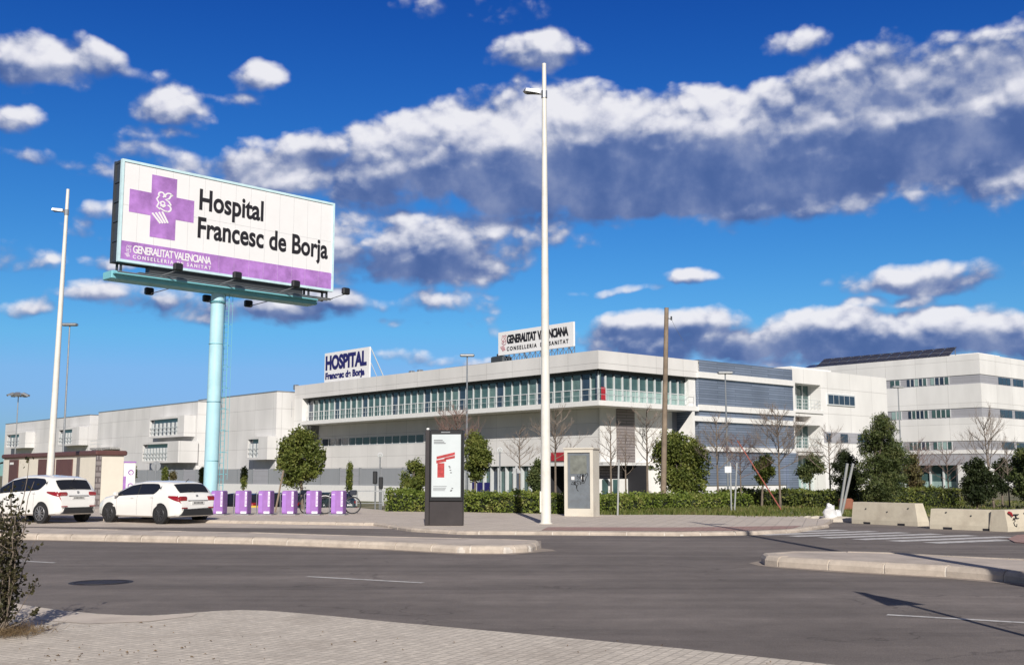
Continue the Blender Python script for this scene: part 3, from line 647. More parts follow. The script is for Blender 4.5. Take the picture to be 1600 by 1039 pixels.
# right end wing with recessed balconies
zrt = HY(1241, 575)[1]
def box_from(px0, py0, px1, py1): a = HY(px0, (py0 + py1) / 2)[0]; b = HY(px1, (py0 + py1) / 2)[0]; xm = (px0 + px1) / 2; return a, b, HY(xm, py1)[1], HY(xm, py0)[1]
bal = [box_from(1243, 600, 1283, 640), box_from(1243, 664, 1283, 700)]
gap = box_from(1243, 650, 1268, 659)
win = [box_from(1292, 617.5, 1335, 633)]; win2 = [box_from(1291, 677, 1298, 690), box_from(1313, 678, 1324, 691), box_from(1340, 679, 1352, 691)]
ent = (xl1 + .05, HY(1290, 740)[0], ZB, HY(1260, 711)[1])
mb = MB(); facade(mb, 'y', .02, 1.6, xl1, xr1, ZB, zrt, bal + [gap, ent], rm=0)
part(mb, 'wing_wall', 'wall_w')
mb = MB(); mb.box((xl1 + .05, 1.62, ZB), (xr1, 14, zrt - .05)); part(mb, 'wing_core', 'wall_w')
xn = HY(1333, 580)[0]; mb = MB(); mb.box((HY(1300, 575)[0], 5, zrt - .06), (HY(1362, 580)[0], 12, zrt + 1.0)); part(mb, 'roof_plant_room', 'white')
for k, (a, b, c, d) in enumerate(bal):
    n = 4
    for i in range(n):
        u = a + (b - a) * i / n; v = a + (b - a) * (i + 1) / n
        mb = MB(); mb.box((u, 1.52, c), (v, 1.60, d)); o = part(mb, 'window', 'glass')
        mb = MB(); mb.box((v - .08, 1.42, c), (v, 1.518, d)); part(mb, 'mullion', 'frame', o)
    mb = MB()
    for h in (.3, .65, 1.0): mb.tube((a, .1, c + h), (b, .1, c + h), .03, n=4)
    for i in range(9): x = a + (b - a) * i / 8; mb.tube((x, .1, c), (x, .1, c + 1.0), .02, n=4)
    part(mb, 'balcony_rail', 'frame')
    mb = MB(); mb.box((a - .1, -.12, c - .35), (b + .2, .018, c - .02)); part(mb, 'balcony_slab', 'white')
mb = MB(); mb.box((ent[0], 1.5, ZB), (ent[1], 1.58, ent[3])); part(mb, 'glazed_entrance', 'glass_l')
mb = MB()
for i in range(6): x = ent[0] + (ent[1] - ent[0]) * (i + .5) / 6; mb.box((x, 1.3, ZB), (x + .1, 1.5, ent[3]))
part(mb, 'mullion', 'frame')
mb = MB(); mb.box((gap[0], 1.5, gap[2]), (gap[1], 1.58, gap[3])); part(mb, 'louvre_panel', 'brownpanel')
a, b, c, d = win[0]; mb = MB(); mb.box((a, -.09, c - .08), (b, .018, d + .08)); fr = part(mb, 'window_frame', 'frame')
for i in range(5):
    u = a + .1 + (b - a - .2) * i / 5; mb = MB(); mb.box((u + .05, -.11, c + .06), (u + (b - a - .2) / 5 - .05, -.092, d - .06)); part(mb, 'pane', 'glass_b', fr)
a = win2[0][0] - .4; mb = MB(); mb.box((a, -.03, win2[0][2] - .1), (xr1 - .5, .018, win2[0][3] + .15)); part(mb, 'grey_band', 'greyband')
for a, b, c, d in win2: mb = MB(); mb.box((a, -.07, c), (b, -.032, d)); part(mb, 'window', 'glass_b')
# little things on the roof: vents and a lamp
for px, py in ((462, 604), (643, 575), (656, 573)):
    y_, z_ = HX(px, py, 1.0); mb = MB(); mb.bbox((.8, y_ - .25, zr - .3), (1.3, y_ + .25, zr + .3), .04); part(mb, 'roof_vent', 'metal')
y0_, y1_ = HX(765, 566)[0], HX(664, 577)[0]; mb = MB(); mb.box((2.5, y0_, zr - .3), (5, y1_, zr + .42)); part(mb, 'roof_duct', 'metal')
mb = MB(); yv = HX(772, 560, 1.5)[0]; mb.bbox((1.2, yv - 1.6, zr), (2.4, yv + .2, zr + .75), .1); mb.tube((1.8, yv - .4, zr + .7), (1.8, yv - .4, zr + 1.0), .25, n=10); part(mb, 'air_conditioner', 'darkframe')

# rooftop signs ------------------------------------------------------
def emblem(o, u, v, n, h, th=.02, ws=1.0):
    """crowned helmet over slanted bars, as thin raised strokes; h is its height"""
    mb = MB(); o = Vector(o); u = Vector(u); v = Vector(v); n = Vector(n)
    def st(pts, w):
        P = [Vector(p) for p in pts]; k = len(P); Lf = []; Rt = []
        for i in range(k):
            t = (P[min(i + 1, k - 1)] - P[max(i - 1, 0)]).normalized(); q = Vector((-t.y, t.x)) * w * ws / 2; Lf.append(P[i] + q); Rt.append(P[i] - q)
        for i in range(k - 1):
            a, b, c, d = Rt[i], Rt[i + 1], Lf[i + 1], Lf[i]
            T = lambda p, z: o + (u * p.x + v * p.y) * h + n * z
            mb.add([T(p, z) for z in (0, th) for p in (a, b, c, d)], [(4, 5, 6, 7), (0, 1, 5, 4), (1, 2, 6, 5), (2, 3, 7, 6), (3, 0, 4, 7)])
    arc = lambda cx, cy, r, a0, a1, k=10: [(cx + r * math.cos(R(a0 + (a1 - a0) * i / k)), cy + r * math.sin(R(a0 + (a1 - a0) * i / k))) for i in range(k + 1)]
    st(arc(.16, .86, .075, -60, 230), .028); st(arc(.36, .84, .10, 20, 200, 8), .028); st([(.44, .93), (.36, .78), (.27, .74), (.36, .70), (.42, .60)], .03)
    st([(.10, .82), (.04, .72), (.10, .62), (.05, .50), (.14, .44)], .028); st(arc(.20, .62, .055, 0, 360), .026); st(arc(.33, .50, .09, -120, 90), .03)
    st([(.14, .56), (.22, .52), (.28, .58)], .026); st([(.12, .48), (.24, .42), (.34, .40)], .026)
    for i in range(4): st([(-.06 + i * .085, .30 + i * .028), (.16 + i * .065, .04 + i * .015)], .034)
    return mb
def roof_sign(name, label, pl, pxa, pya, pxb, pyb, zb, ztop_px, lattice):
    root = thing(name, label, 'rooftop sign', HM @ Vector((pl, 0, 0)), ROT)
    ya, zt = HX(pxa, pya, pl); yb, _ = HX(pxb, pyb, pl)
    return root, ya, yb, zt
pl = 1.2
sg1 = thing('rooftop_sign', 'white rooftop billboard reading HOSPITAL in navy letters', 'rooftop sign', HM @ Vector((pl, 0, zr)), ROT)
ya, zt = HX(508, 552.5, pl); yb, _ = HX(578.5, 541, pl); zt -= zr
mb = MB(); mb.bbox((-.05, yb, -.3), (.12, ya, zt), .02); mb.build('sign_panel', 'signwhite', sg1)
W = ya - yb
text('lettering', 'HOSPITAL', 'navy', sg1, (-.052, ya - .03 * W, zt * .43), (0, -1, 0), (0, 0, 1), W * .91, zt * .48, bold=.05, depth=.03)
text('lettering', 'Francesc de Borja', 'navy', sg1, (-.052, ya - .03 * W, zt * .07), (0, -1, 0), (0, 0, 1), W * .87, zt * .29, bold=.05, depth=.03)
mb = MB()
for y_ in (yb, (ya + yb) / 2, ya): mb.tube((.12, y_, zt * .95), (2.0, y_, .0), .06, n=5); mb.tube((.12, y_, zt * .5), (1.1, y_, .0), .04, n=5)
mb.build('brace', 'frame', sg1)
sg2 = thing('rooftop_sign', 'long white rooftop billboard on a lattice, reading GENERALITAT VALENCIANA', 'rooftop sign', HM @ Vector((pl, 0, zr)), ROT)
ya, zt = HX(779, 520, pl); yb, _ = HX(897, 503, pl); zb = HX(779, 556, pl)[1] - zr; zt -= zr
mb = MB(); mb.bbox((-.05, yb, zb), (.12, ya, zt), .02); mb.build('sign_panel', 'signwhite', sg2)
W = ya - yb; Hh = zt - zb
text('lettering', 'GENERALITAT  VALENCIANA', 'ink', sg2, (-.052, ya - .125 * W, zb + Hh * .46), (0, -1, 0), (0, 0, 1), W * .81, Hh * .38, bold=.04, depth=.03, space=.82)
for wd_, f0, f1 in (('CONSELLERIA', 0, .50), ('DE', .56, .64), ('SANITAT', .70, 1.0)): text('lettering', wd_, 'ink', sg2, (-.052, ya - (.125 + .81 * f0) * W, zb + Hh * .16), (0, -1, 0), (0, 0, 1), W * .81 * (f1 - f0), Hh * .17, bold=.02, depth=.03, space=1.4)
M['rosy'] = mat('dusty pink', (.45, .17, .20), rough=.5)
emblem((-.052, ya - .045 * W, zb + Hh * .14), (0, -1, 0), (0, 0, 1), (-1, 0, 0), Hh * .75).build('emblem', 'rosy', sg2)
mb = MB(); k = 14
for i in range(k + 1):
    y_ = ya + (yb - ya) * i / k; mb.tube((.05, y_, -.5), (.05, y_, zb + .05), .035, n=4)
    if i < k: y2_ = ya + (yb - ya) * (i + 1) / k; mb.tube((.05, y_, -.1), (.05, y2_, zb), .025, n=4); mb.tube((.05, y2_, -.1), (.05, y_, zb), .025, n=4)
for q in (.2, .5, .8): y_ = ya + (yb - ya) * q; mb.tube((.1, y_, zt - .2), (2.2, y_, -.2), .05, n=5)
mb.build('lattice', 'metal', sg2)

# ------------------------------------------------------------------ long wing to the left
wing = thing('hospital_wing', 'long pale hospital wing with box bay windows, receding behind the blue sign mast', 'building', C0, ROT)
def block(px0, px1, pl, pytop, pxtop, holes=(), depth=14, mt='wing'):
    y0 = HX(px0, 640, pl)[0]; y1 = HX(px1, 660, pl)[0]; z = HX(pxtop, pytop, pl)[1]
    mb = MB(); facade(mb, 'x', pl, .4, y0, y1, ZB, z, list(holes)); mb.box((pl + .4, y0, ZB), (pl + depth, y1, z - .002)); mb.build('wall', mt, wing)
    mb = MB(); mb.box((pl - .04, y0 - .04, z), (pl + depth, y1, z + .12)); mb.build('roof_trim', 'metal', wing)
    return y0, y1, z
mb = MB()
block(432, 309, -2.0, 612, 432); block(309, 153.5, -3.2, 627.5, 309); block(141, 9, -3.2, 648.5, 140)
y0, y1 = HX(153.5, 660, -3.2)[0], HX(141, 660, -3.2)[0]
mb = MB(); mb.box((3.5, y0, ZB), (5, y1, HX(147, 648, -3.2)[1] - .3)); mb.build('link_wall', 'greyband', wing)
def baybox(px0, py0, px1, py1, out, open_to, pl=-3.2, n=7, nose=1.2):
    """box bay pushed out of the wall: glazing on the left part of its face, blank cheek on the right"""
    p = pl - out
    ya, z1 = HX(px1, py0, p); yb, z0 = HX(px0, py1, p); z1 = HX((px0 + px1) / 2, py0, p)[1]; z0 = HX((px0 + px1) / 2, py1, p)[1]; yo = HX(open_to, py0, p)[0]
    b = thing_part = MB()
    t = .28
    b.box((p, ya, z0), (pl - .003, yb, z0 + t)); b.box((p, ya, z1 - t), (pl - .003, yb, z1)); b.box((p, ya, z0 + t), (pl - .003, yo, z1 - t)); b.box((p, yb - .2, z0 + t), (pl - .003, yb, z1 - t))
    fr = b.build('bay_window', 'wing', wing)
    b = MB(); b.box((p + .35, yo, z0 + t), (p + .42, yb - .2, z1 - t)); b.build('glass', 'glass_b', fr)
    b = MB()
    for i in range(n): y = yo + (yb - .2 - yo) * (i + .5) / n; b.box((p + .08, y - .11, z0 + t), (p + .34, y + .11, z1 - t - .5))
    b.build('fins', 'frame', fr)
    b = MB()
    for h in (.5, 1.0): b.tube((p + .05, yo, z0 + t + h), (p + .05, yb, z0 + t + h), .04, n=4)
    b.build('rail', 'frame', fr)
baybox(232, 651, 288, 683, 1.5, 278); baybox(221, 690, 279, 723, 2.6, 262, n=8)
baybox(385, 682, 418, 718, 1.2, 404, pl=-2.0, n=3)
baybox(9, 676, 40, 700, 1.5, 30, n=4); baybox(90, 668, 124, 696, 1.5, 113, n=5); baybox(140, 699, 172, 702, 1.5, 160, n=5)
y_, z_ = HX(340, 690, -2.0)
for px, py in ((450, 640),):
    y_, z_ = HX(px, py, -.0); mb = MB(); mb.box((-.04, y_ - .9, z_ - .9), (-.002, y_ + .9, z_ + .9)); mb.build('vent_grille', 'greyband', wing)

# fence in front of the wing ----------------------------------------
fen = thing('louvre_fence', 'long grey louvred fence on a low white wall in front of the wing', 'fence', C0, ROT)
FP = -6.0
zf1 = HX(500, 732, FP)[1]; zf0 = HX(500, 757.5, FP)[1]; ya = HX(664, 750, FP)[0]; yb = HX(150, 745, FP)[0]
mb = MB(); mb.box((FP, ya, -1.4), (FP + .3, yb, zf0)); mb.build('base_wall', 'white', fen)
k = 22
for i in range(k):
    a = ya + (yb - ya) * i / k; b = ya + (yb - ya) * (i + 1) / k
    mb = MB(); mb.box((FP + .08, a + .06, zf0 + .003), (FP + .2, b - .06, zf1)); mb.build('fence_panel', 'fence' if i % 5 != 3 else 'greyband', fen)
    mb = MB(); mb.box((FP + .05, a - .055, zf0 + .003), (FP + .25, a + .055, zf1 + .05)); mb.build('post', 'metal', fen)

# ------------------------------------------------------------------ ward block at the far right
C1 = D(1534.5, 640, 133.0); C1 = Vector((C1.x, C1.y, 0))
ward = thing('ward_building', 'four storey white hospital block with grey window bands behind the pine tree', 'building', C1, ROT)
WM = mtx(ward)
def WX(px, py, pl=0.0): p = hit(WM, px, py, 'x', pl); return p.y, p.z
def WY(px, py, pl=0.0): p = hit(WM, px, py, 'y', pl); return p.x, p.z
zz = [WY(1534.6, y)[1] for y in (553, 584.5, 598.5, 636, 651, 687.5, 702, 708, 726, 764)]
LXE = 62; RXE = 40
mb = MB()
for a, b in ((zz[1], zz[0]), (zz[3], zz[2]), (zz[5], zz[4]), (zz[7], zz[6])): mb.box((0, 0, a), (RXE, LXE, b))
mb.build('wall', 'wall_w', ward)
for a, b in ((zz[2], zz[1]), (zz[4], zz[3]), (zz[6], zz[5]), (zz[8], zz[7])):
    mb = MB(); mb.box((.08, .08, a), (RXE, LXE, b)); mb.build('grey_band', 'greyband', ward)
mb = MB(); mb.box((1.2, 3.5, ZB), (RXE, LXE, zz[8])); mb.build('ground_floor_glazing', 'glass', ward)
mb = MB(); mb.box((.05, .05, ZB), (8, 3.5, zz[8])); mb.build('corner_wall', 'wall_w', ward)
ypan = WX(1452, 740, 1.2)[0]
for i in range(22):
    y = 4 + i * 1.75; mb = MB(); mb.box((.9, y, ZB), (1.19, y + .16, zz[8])); mb.build('mullion', 'frame', ward)
mb = MB(); mb.box((1.12, 3.6, ZB), (1.195, 40, WX(1480, 752, 1.2)[1])); mb.build('frosted_panel', 'glass_l', ward)
for (a, b) in ((zz[2], zz[1]), (zz[4], zz[3]), (zz[6], zz[5])):
    for px0, px1, n in ((1485, 1455, 4), (1450, 1418, 5), (1408, 1392, 2)):
        y0, y1 = WX(px0, 640)[0], WX(px1, 640)[0]
        for i in range(n):
            u = y0 + (y1 - y0) * i / n; v = y0 + (y1 - y0) * (i + 1) / n
            dk = rng.random()
            mb = MB(); mb.box((.03, u + .07, a + .12), (.078, v - .07, b - .12)); o = mb.build('window', 'glass_b' if dk > .75 else ('glass_l' if dk < .25 else 'glass'), ward)
            mb = MB(); mb.box((-.01, u, a + .08), (.076, u + .07, b - .08)); mb.build('window_frame', 'frame', o)
    for px0, px1 in ((1561, 1580), (1584, 1600), (1604, 1622)):
        x0, x1 = WY(px0, 600)[0], WY(px1, 600)[0]
        mb = MB()
        for i in range(3): u = x0 + (x1 - x0) * i / 3; mb.box((u, .03, a + .12), (u + (x1 - x0) / 3 - .12, .078, b - .12))
        mb.build('window', 'glass_b', ward)
mb = MB(); mb.box((6, 3, zz[0]), (12, 20, zz[0] + .8)); mb.build('roof_plant_room', 'white', ward)
# photovoltaic panels
M['pv'] = panel_mat('solar cells', (.03, .032, .05), (.16, .16, .17), 1.0, .8, mort=.035, rough=.15, horiz=False)
M['pvback'] = panel_mat('solar backs', (.10, .095, .10), (.30, .29, .28), .9, 3, mort=.04, rough=.5)
yy0 = WX(1484, 548, 2.0)[0]; yy1 = WX(1276, 577, 2.0)[0]; n = 13
def pv(y, w, zb, h, lab):
    r = thing('solar_panel', lab, 'solar panel', WM @ Vector((1.6, y, zz[0])), ROT, 'solar panels on the ward block roof')
    b = MB(); b.add([(0, 0, zb), (0, w, zb), (2.2, w, zb + h), (2.2, 0, zb + h), (.05, 0, zb - .05), (.05, w, zb - .05), (2.25, w, zb + h - .05), (2.25, 0, zb + h - .05)],
                    [(0, 3, 2, 1), (4, 5, 6, 7), (0, 1, 5, 4), (1, 2, 6, 5), (2, 3, 7, 6), (3, 0, 4, 7)]); b.build('panel', 'pv', r)
    b = MB()
    for q in (.15, w - .15): b.tube((.1, q, 0), (.1, q, zb), .05, n=4); b.tube((2.1, q, 0), (2.1, q, zb + h), .05, n=4); b.tube((.1, q, 0), (2.1, q, zb + h - .1), .04, n=4)
    b.build('support_frame', 'metal', r)
for i in range(n):
    w = (yy1 - yy0) / n; pv(yy0 + w * i, w - .14, .25, 1.25, 'dark tilted solar panel in the tall rooftop row of the ward block')
yy2 = WX(1256, 578, 2.0)[0]
for i in range(2):
    w = (yy2 - yy1) / 2; pv(yy1 + .3 + w * i, w - .2, .1, .7, 'low solar panel at the left end of the rooftop row')
# ------------------------------------------------------------------ the big sign on its mast
A45 = R(45); PU = Vector((math.sin(A45), math.cos(A45), 0)); PN = Vector((math.cos(A45), -math.sin(A45), 0))
TL = D(191, 248, 55.4); BL = D(186, 408, 55.4)
# right end where the panel direction meets photo column 521
d_ = ray(521.5, 386); best = None
t_ = (TL.x * d_.y - TL.y * d_.x) / (d_.x * PU.y - d_.y * PU.x); PW = t_
zT = TL.z; zB = BL.z; PH = zT - zB
mid = Vector((TL.x, TL.y, 0)) + PU * (PW / 2) - PN * .45
base = thing('billboard', 'huge two sided hospital billboard high on a pale blue mast, reading Hospital Francesc de Borja', 'billboard', (mid.x, mid.y, gz(mid.x, mid.y)), math.atan2(PU.y, PU.x))
# in its own axes: x along the panel, y away from the viewer; its front face lies at y=-.45
g0 = base.location.z; zB -= g0; zT -= g0; hw = PW / 2
mb = MB(); mb.bbox((-hw + .12, -.45, zB + .12), (hw - .12, -.36, zT - .12), .01); panel = mb.build('sign_panel', 'signwhite', base)
mb = MB()
for i in range(1, 14): x = -hw + PW * i / 14; mb.box((x - .008, -.4525, zB + .13), (x + .008, -.4505, zT - .13))
mb.box((-hw + .13, -.4535, (zB + zT) / 2 + .3), (hw - .13, -.4528, (zB + zT) / 2 + .315))
M['seam'] = mat('panel seam', (.55, .55, .56), rough=.6)
mb.build('panel_seams', 'seam', panel)
mb = MB(); t = .13
mb.box((-hw, -.50, zB), (hw, -.30, zB + t)); mb.box((-hw, -.50, zT - t), (hw, -.30, zT)); mb.box((-hw, -.50, zB + t), (-hw + t, -.30, zT - t)); mb.box((hw - t, -.50, zB + t), (hw, -.30, zT - t))
M['palecyan'] = mat('pale cyan trim', (.60, .80, .84), rough=.4); mb.build('sign_frame', 'palecyan', base)
mb = MB()                                             # the rear face and the open steel between the faces
mb.box((-hw, .30, zB), (hw, .45, zT)); mb.build('rear_panel', 'darkframe', base)
mb = MB()
for i in range(6):
    z = zB + .1 + (PH - .2) * i / 5; mb.box((-hw + .02, -.30, z - .05), (hw - .02, .30, z + .05)) if i in (0, 5) else mb.box((-hw + .0, -.30, z - .05), (-hw + .14, .30, z + .05)); mb.box((hw - .14, -.30, z - .04), (hw, .30, z + .04))
for i in range(11):
    x = -hw + .3 + (PW - .6) * i / 10; mb.box((x - .05, -.28, zB - .55 if i in (0, 5, 9, 10) else zB), (x + .05, -.18, zT - .2)); mb.box((x - .05, .18, zB - .55 if i in (0, 5, 9, 10) else zB), (x + .05, .28, zT - .2))
    if i < 10: mb.tube((x, -.2, zB + .1), (x + (PW - .6) / 10, .2, zB + .9), .03, n=4)
mb.box((-hw + .05, -.29, zB + .0), (-hw + .09, .29, zT)); mb.box((-hw * .72, -.26, zB - .42), (hw * .70, .26, zB - .003)); mb.build('inner_frame', 'darkframe', base)
bh = PH * .18
mb = MB()
for i in range(14): x0 = -hw + .14 + (PW - .28) * i / 14; mb.box((x0 + .006, -.462, zB + .14), (x0 + (PW - .28) / 14 - .006, -.4545, zB + .14 + bh))
mb.build('purple_band', 'mauve', panel)
def bx_(fx, fz): return (-hw + fx * PW, zB + fz * PH)
mb = MB(); x0, x1 = bx_(.065, 0)[0], bx_(.375, 0)[0]; cx = (x0 + x1) / 2; xa, xb = cx - (x1 - x0) * .19, cx + (x1 - x0) * .19
cx0, cx1 = bx_(.125, 0)[0], bx_(.232, 0)[0]; z0, z3 = bx_(0, .285)[1], bx_(0, .905)[1]; z1, z2 = bx_(0, .495)[1], bx_(0, .72)[1]
x0 = bx_(.036, 0)[0]; x1 = bx_(.31, 0)[0]
mb.prism([(0, 0)] * 3, 0, 0) if False else None
pts = [(cx0, z0), (cx1, z0), (cx1, z1), (x1, z1), (x1, z2), (cx1, z2), (cx1, z3), (cx0, z3), (cx0, z2), (x0, z2), (x0, z1), (cx0, z1)]
V = [(x, -.4545, z) for x, z in pts] + [(x, -.462, z) for x, z in pts]; n = 12
mb.add(V, [tuple(range(n, 2 * n))] + [(i, (i + 1) % n, n + (i + 1) % n, n + i) for i in range(n)]); mb.build('purple_cross', 'mauve', panel)
emblem(((cx0 + cx1) / 2 - .50, -.463, z0 + .72), (1.15, 0, 0), (0, 0, 1), (0, -1, 0), 1.9, .012, 1.45).build('emblem', 'signwhite', panel)
emblem((bx_(.03, 0)[0], -.463, zB + .26), (1, 0, 0), (0, 0, 1), (0, -1, 0), .68, .01).build('emblem', 'signwhite', panel)
text('lettering', 'Hospital', 'ink', panel, (bx_(.333, 0)[0], -.4545, bx_(0, .575)[1]), (1, 0, 0), (0, 0, 1), PW * .30, PH * .285, bold=.026, depth=.012)
text('lettering', 'Francesc de Borja', 'ink', panel, (bx_(.330, 0)[0], -.4545, bx_(0, .285)[1]), (1, 0, 0), (0, 0, 1), PW * .638, PH * .285, bold=.026, depth=.012)
text('lettering', 'GENERALITAT VALENCIANA', 'signwhite', panel, (bx_(.060, 0)[0], -.463, bx_(0, .098)[1]), (1, 0, 0), (0, 0, 1), PW * .335, PH * .078, bold=.02, depth=.01, space=.85)
text('lettering', 'CONSELLERIA DE SANITAT', 'signwhite', panel, (bx_(.060, 0)[0], -.463, bx_(0, .045)[1]), (1, 0, 0), (0, 0, 1), PW * .335, PH * .036, bold=.02, depth=.01, space=1.5)
# catwalk beam
zc = zB - .95
mb = MB(); mb.bbox((-hw - .35, -.62, zc), (hw - 1.2, .42, zc + .42), .04); mb.box((-hw - .3, -.95, zc + .22), (hw - 1.4, -.625, zc + .30)); mb.build('beam', 'cyan', base)
mb = MB(); mb.box((-hw - .2, -.98, zc + .305), (hw - .5, -.9, zc + .36)); mb.box((-hw + 1, -.9, zc + .425), (hw - .3, .35, zc + .45)); mb.build('walkway', 'metal', base)
mb = MB(); zp = zc + .02
mx0 = -.66; mb.tube((mx0 - .06, 0, -.4), (mx0, 0, zp), .385, .365, n=32); M['cyan_mast'] = mat('pale cyan mast', (.46, .73, .82), rough=.38, var=.05, scale=.7, dirt=(.34, .55, .60, .6), dscale=.5)
mast = mb.build('mast', 'cyan_mast', base, smooth=True)
mb = MB(); mb.tube((mx0, 0, zp - .55), (mx0, 0, zp - .45), .42, n=32); mb.tube((mx0 - .06, 0, 0), (mx0 - .06, 0, .08), .7, n=24)
for z in (3.2, 6.4, 9.6): mb.tube((mx0 - .03, 0, z), (mx0 - .03, 0, z + .03), .392, n=32); mb.build('flange', 'cyan', base)
mb = MB()
lx = mx0 + .50
for s in (-.2, .2): mb.tube((lx, s - .15, 1.5), (lx, s - .15, zp), .022, n=4)
k = int((zp - 1.5) / .3)
for i in range(k): z = 1.6 + .3 * i; mb.tube((lx, -.35, z), (lx, .05, z), .018, n=4)
for i in range(9): z = 2.5 + i * (zp - 3) / 8; mb.tube((mx0 + .3, -.15, z), (lx + .35, -.15, z), .02, n=4)
mb.tube((lx + .35, -.15, 2.2), (lx + .35, -.15, zp), .012, n=4)
mb.build('ladder', 'cyan', base)
M['lampblack'] = mat('lamp housing', (.02, .02, .022), rough=.4)
def flood(x, y0, y1, z0, z1, s=1):
    b = MB(); b.tube((x - .6 * s, y0, z0), (x, y1, z1), .025, n=5); b.build('floodlight_arm', 'metal', base)
    b = MB(); b.bbox((x - .24, y1 - .14, z1 - .04), (x + .24, y1 + .14, z1 + .36), .05)
    for v in b.v: pass
    o = b.build('floodlight', 'lampblack', base)
for i, f in enumerate((.20, .46, .74, 1.0)): flood(-hw + f * PW, -.6, -1.75, zc + .35, zB - .28 + .0)
for f in (.22, .48, .68): flood(-hw + f * PW, .4, 1.9, zc + .1, zc - .15, -1)

# ------------------------------------------------------------------ street lamps
M['lampwhite'] = mat('lamp post paint', (.74, .72, .66), rough=.4, var=.05, scale=1, dirt=(.5, .46, .40, .5), dscale=1.5)
def street_lamp(p, h, yaw, label, group=None):
    r = thing('street_lamp', label, 'street lamp', p, yaw, group)
    b = MB(); b.tube((0, 0, .02), (0, 0, h), .165, .068, n=20); b.tube((0, 0, 0), (0, 0, .03), .21, n=16); b.build('pole', 'lampwhite', r, smooth=True)
    b = MB(); b.bbox((-.19, -.12, .35), (-.14, .12, 1.0), .01); b.build('hatch', 'lampwhite', r)
    zl = h - 1.05
    b = MB(); b.tube((0, 0, zl - .12), (0, 0, zl + .12), .10, n=12); b.tube((0, 0, zl), (-.22, 0, zl + .03), .035, n=6); b.build('bracket', 'metal', r)
    b = MB(); b.v = []
    b.add([(-.15, -.10, zl + .02), (-.62, -.16, zl + .07), (-.70, 0, zl + .09), (-.62, .16, zl + .07), (-.15, .10, zl + .02), (-.15, -.09, zl + .14), (-.60, -.13, zl + .17), (-.66, 0, zl + .17), (-.60, .13, zl + .17), (-.15, .09, zl + .14)],
          [(0, 1, 2, 3, 4), (9, 8, 7, 6, 5), (0, 5, 6, 1), (1, 6, 7, 2), (2, 7, 8, 3), (3, 8, 9, 4), (4, 9, 5, 0)]); hd = b.build('lamp_head', 'metal', r)
    b = MB(); b.box((-.58, -.11, zl + .035), (-.25, .11, zl + .05)); b.build('lens', 'darkframe', hd)
    return r
zLp = G(853, 818, .1)
lp = street_lamp((zLp.x, zLp.y, .1), D(851.5, 100, zLp.y).z - .1, 0, 'tall white street lamp standing alone on the far pavement before the hedge')
pz = D(82, 745, 47.5); street_lamp((pz.x - .13, 47.5, 0), D(106, 296, 47.5).z, R(4), 'tall white street lamp behind the white cars, in front of the brown roofed kiosk').rotation_euler = (0, R(.55), 0)
street_lamp((7.95, 10.8, .06), 14.6, R(180), 'tall white street lamp on the near pavement')

def mast_lamp(px, pyt, d, kind, label, pyb=None):
    t = D(px, pyt, d); z0 = gz(t.x, t.y)
    r = thing('lamp_mast', label, 'lamp mast', (t.x, t.y, z0), 0, None); h = t.z - z0
    b = MB(); b.tube((0, 0, 0), (0, 0, h), .08, .045, n=8); b.build('pole', 'metal', r)
    if kind == 'disc': b = MB(); b.tube((0, 0, h - .12), (0, 0, h), .12, .30, n=14); b.tube((0, 0, h), (0, 0, h + .08), .42, .38, n=16); b.build('lamp_head', 'metal', r)
    if kind == 'wide': b = MB(); b.bbox((-.5, -.2, h - .06), (.5, .2, h + .12), .05); b.build('lamp_head', 'metal', r)
    if kind == 'crown':
        b = MB(); b.ring((0, 0, h - .3), (0, 0, 1), .55, .05, 16, 5); b.box((-.55, -.04, h - .34), (.55, .04, h - .26)); b.build('lamp_ring', 'metal', r)
        for i in range(5):
            a = i * 1.2566; X = Matrix.Translation((.75 * math.cos(a), .75 * math.sin(a), h - .15)) @ Matrix.Rotation(a, 4, 'Z') @ Matrix.Rotation(R(25), 4, 'Y')
            b = MB(); b.box((-.28, -.22, -.09), (.28, .22, .09), X=X); b.build('floodlight', 'metal', r)
mast_lamp(29, 614, 105, 'crown', 'slim grey floodlight mast with a ring of lamps rising over the kiosk roof')
mast_lamp(109, 508, 70, 'wide', 'slim grey lamp mast with a flat head just right of the left white street lamp')
mast_lamp(730, 556, 75, 'wide', 'slim lamp mast with a flat head in front of the ribbon window')
mast_lamp(1133, 583, 72, 'wide', 'thin pale lamp mast in front of the blue grey louvres')
mast_lamp(1403, 605, 95, 'wide', 'thin pale lamp mast in front of the ward block')
for px, py, d, lab in ((594, 711, 75, 'slim path lamp with a globe head by the white wall, left of the advertising pillar'), (781, 703, 70, 'slim path lamp with a globe head right of the advertising pillar')):
    t = D(px, py, d); r = thing('path_lamp', lab, 'lamp', (t.x, t.y, gz(t.x, t.y)))
    h = t.z - r.location.z; b = MB(); b.tube((0, 0, 0), (0, 0, h - .15), .045, n=6); b.build('pole', 'metal', r)
    b = MB(); b.ring((0, 0, h), (0, 1, 0), .15, .03, 16, 6); b.tube((0, .0, h - .1), (0, 0, h + .02), .1, .13, n=10); b.build('globe', 'frame', r)

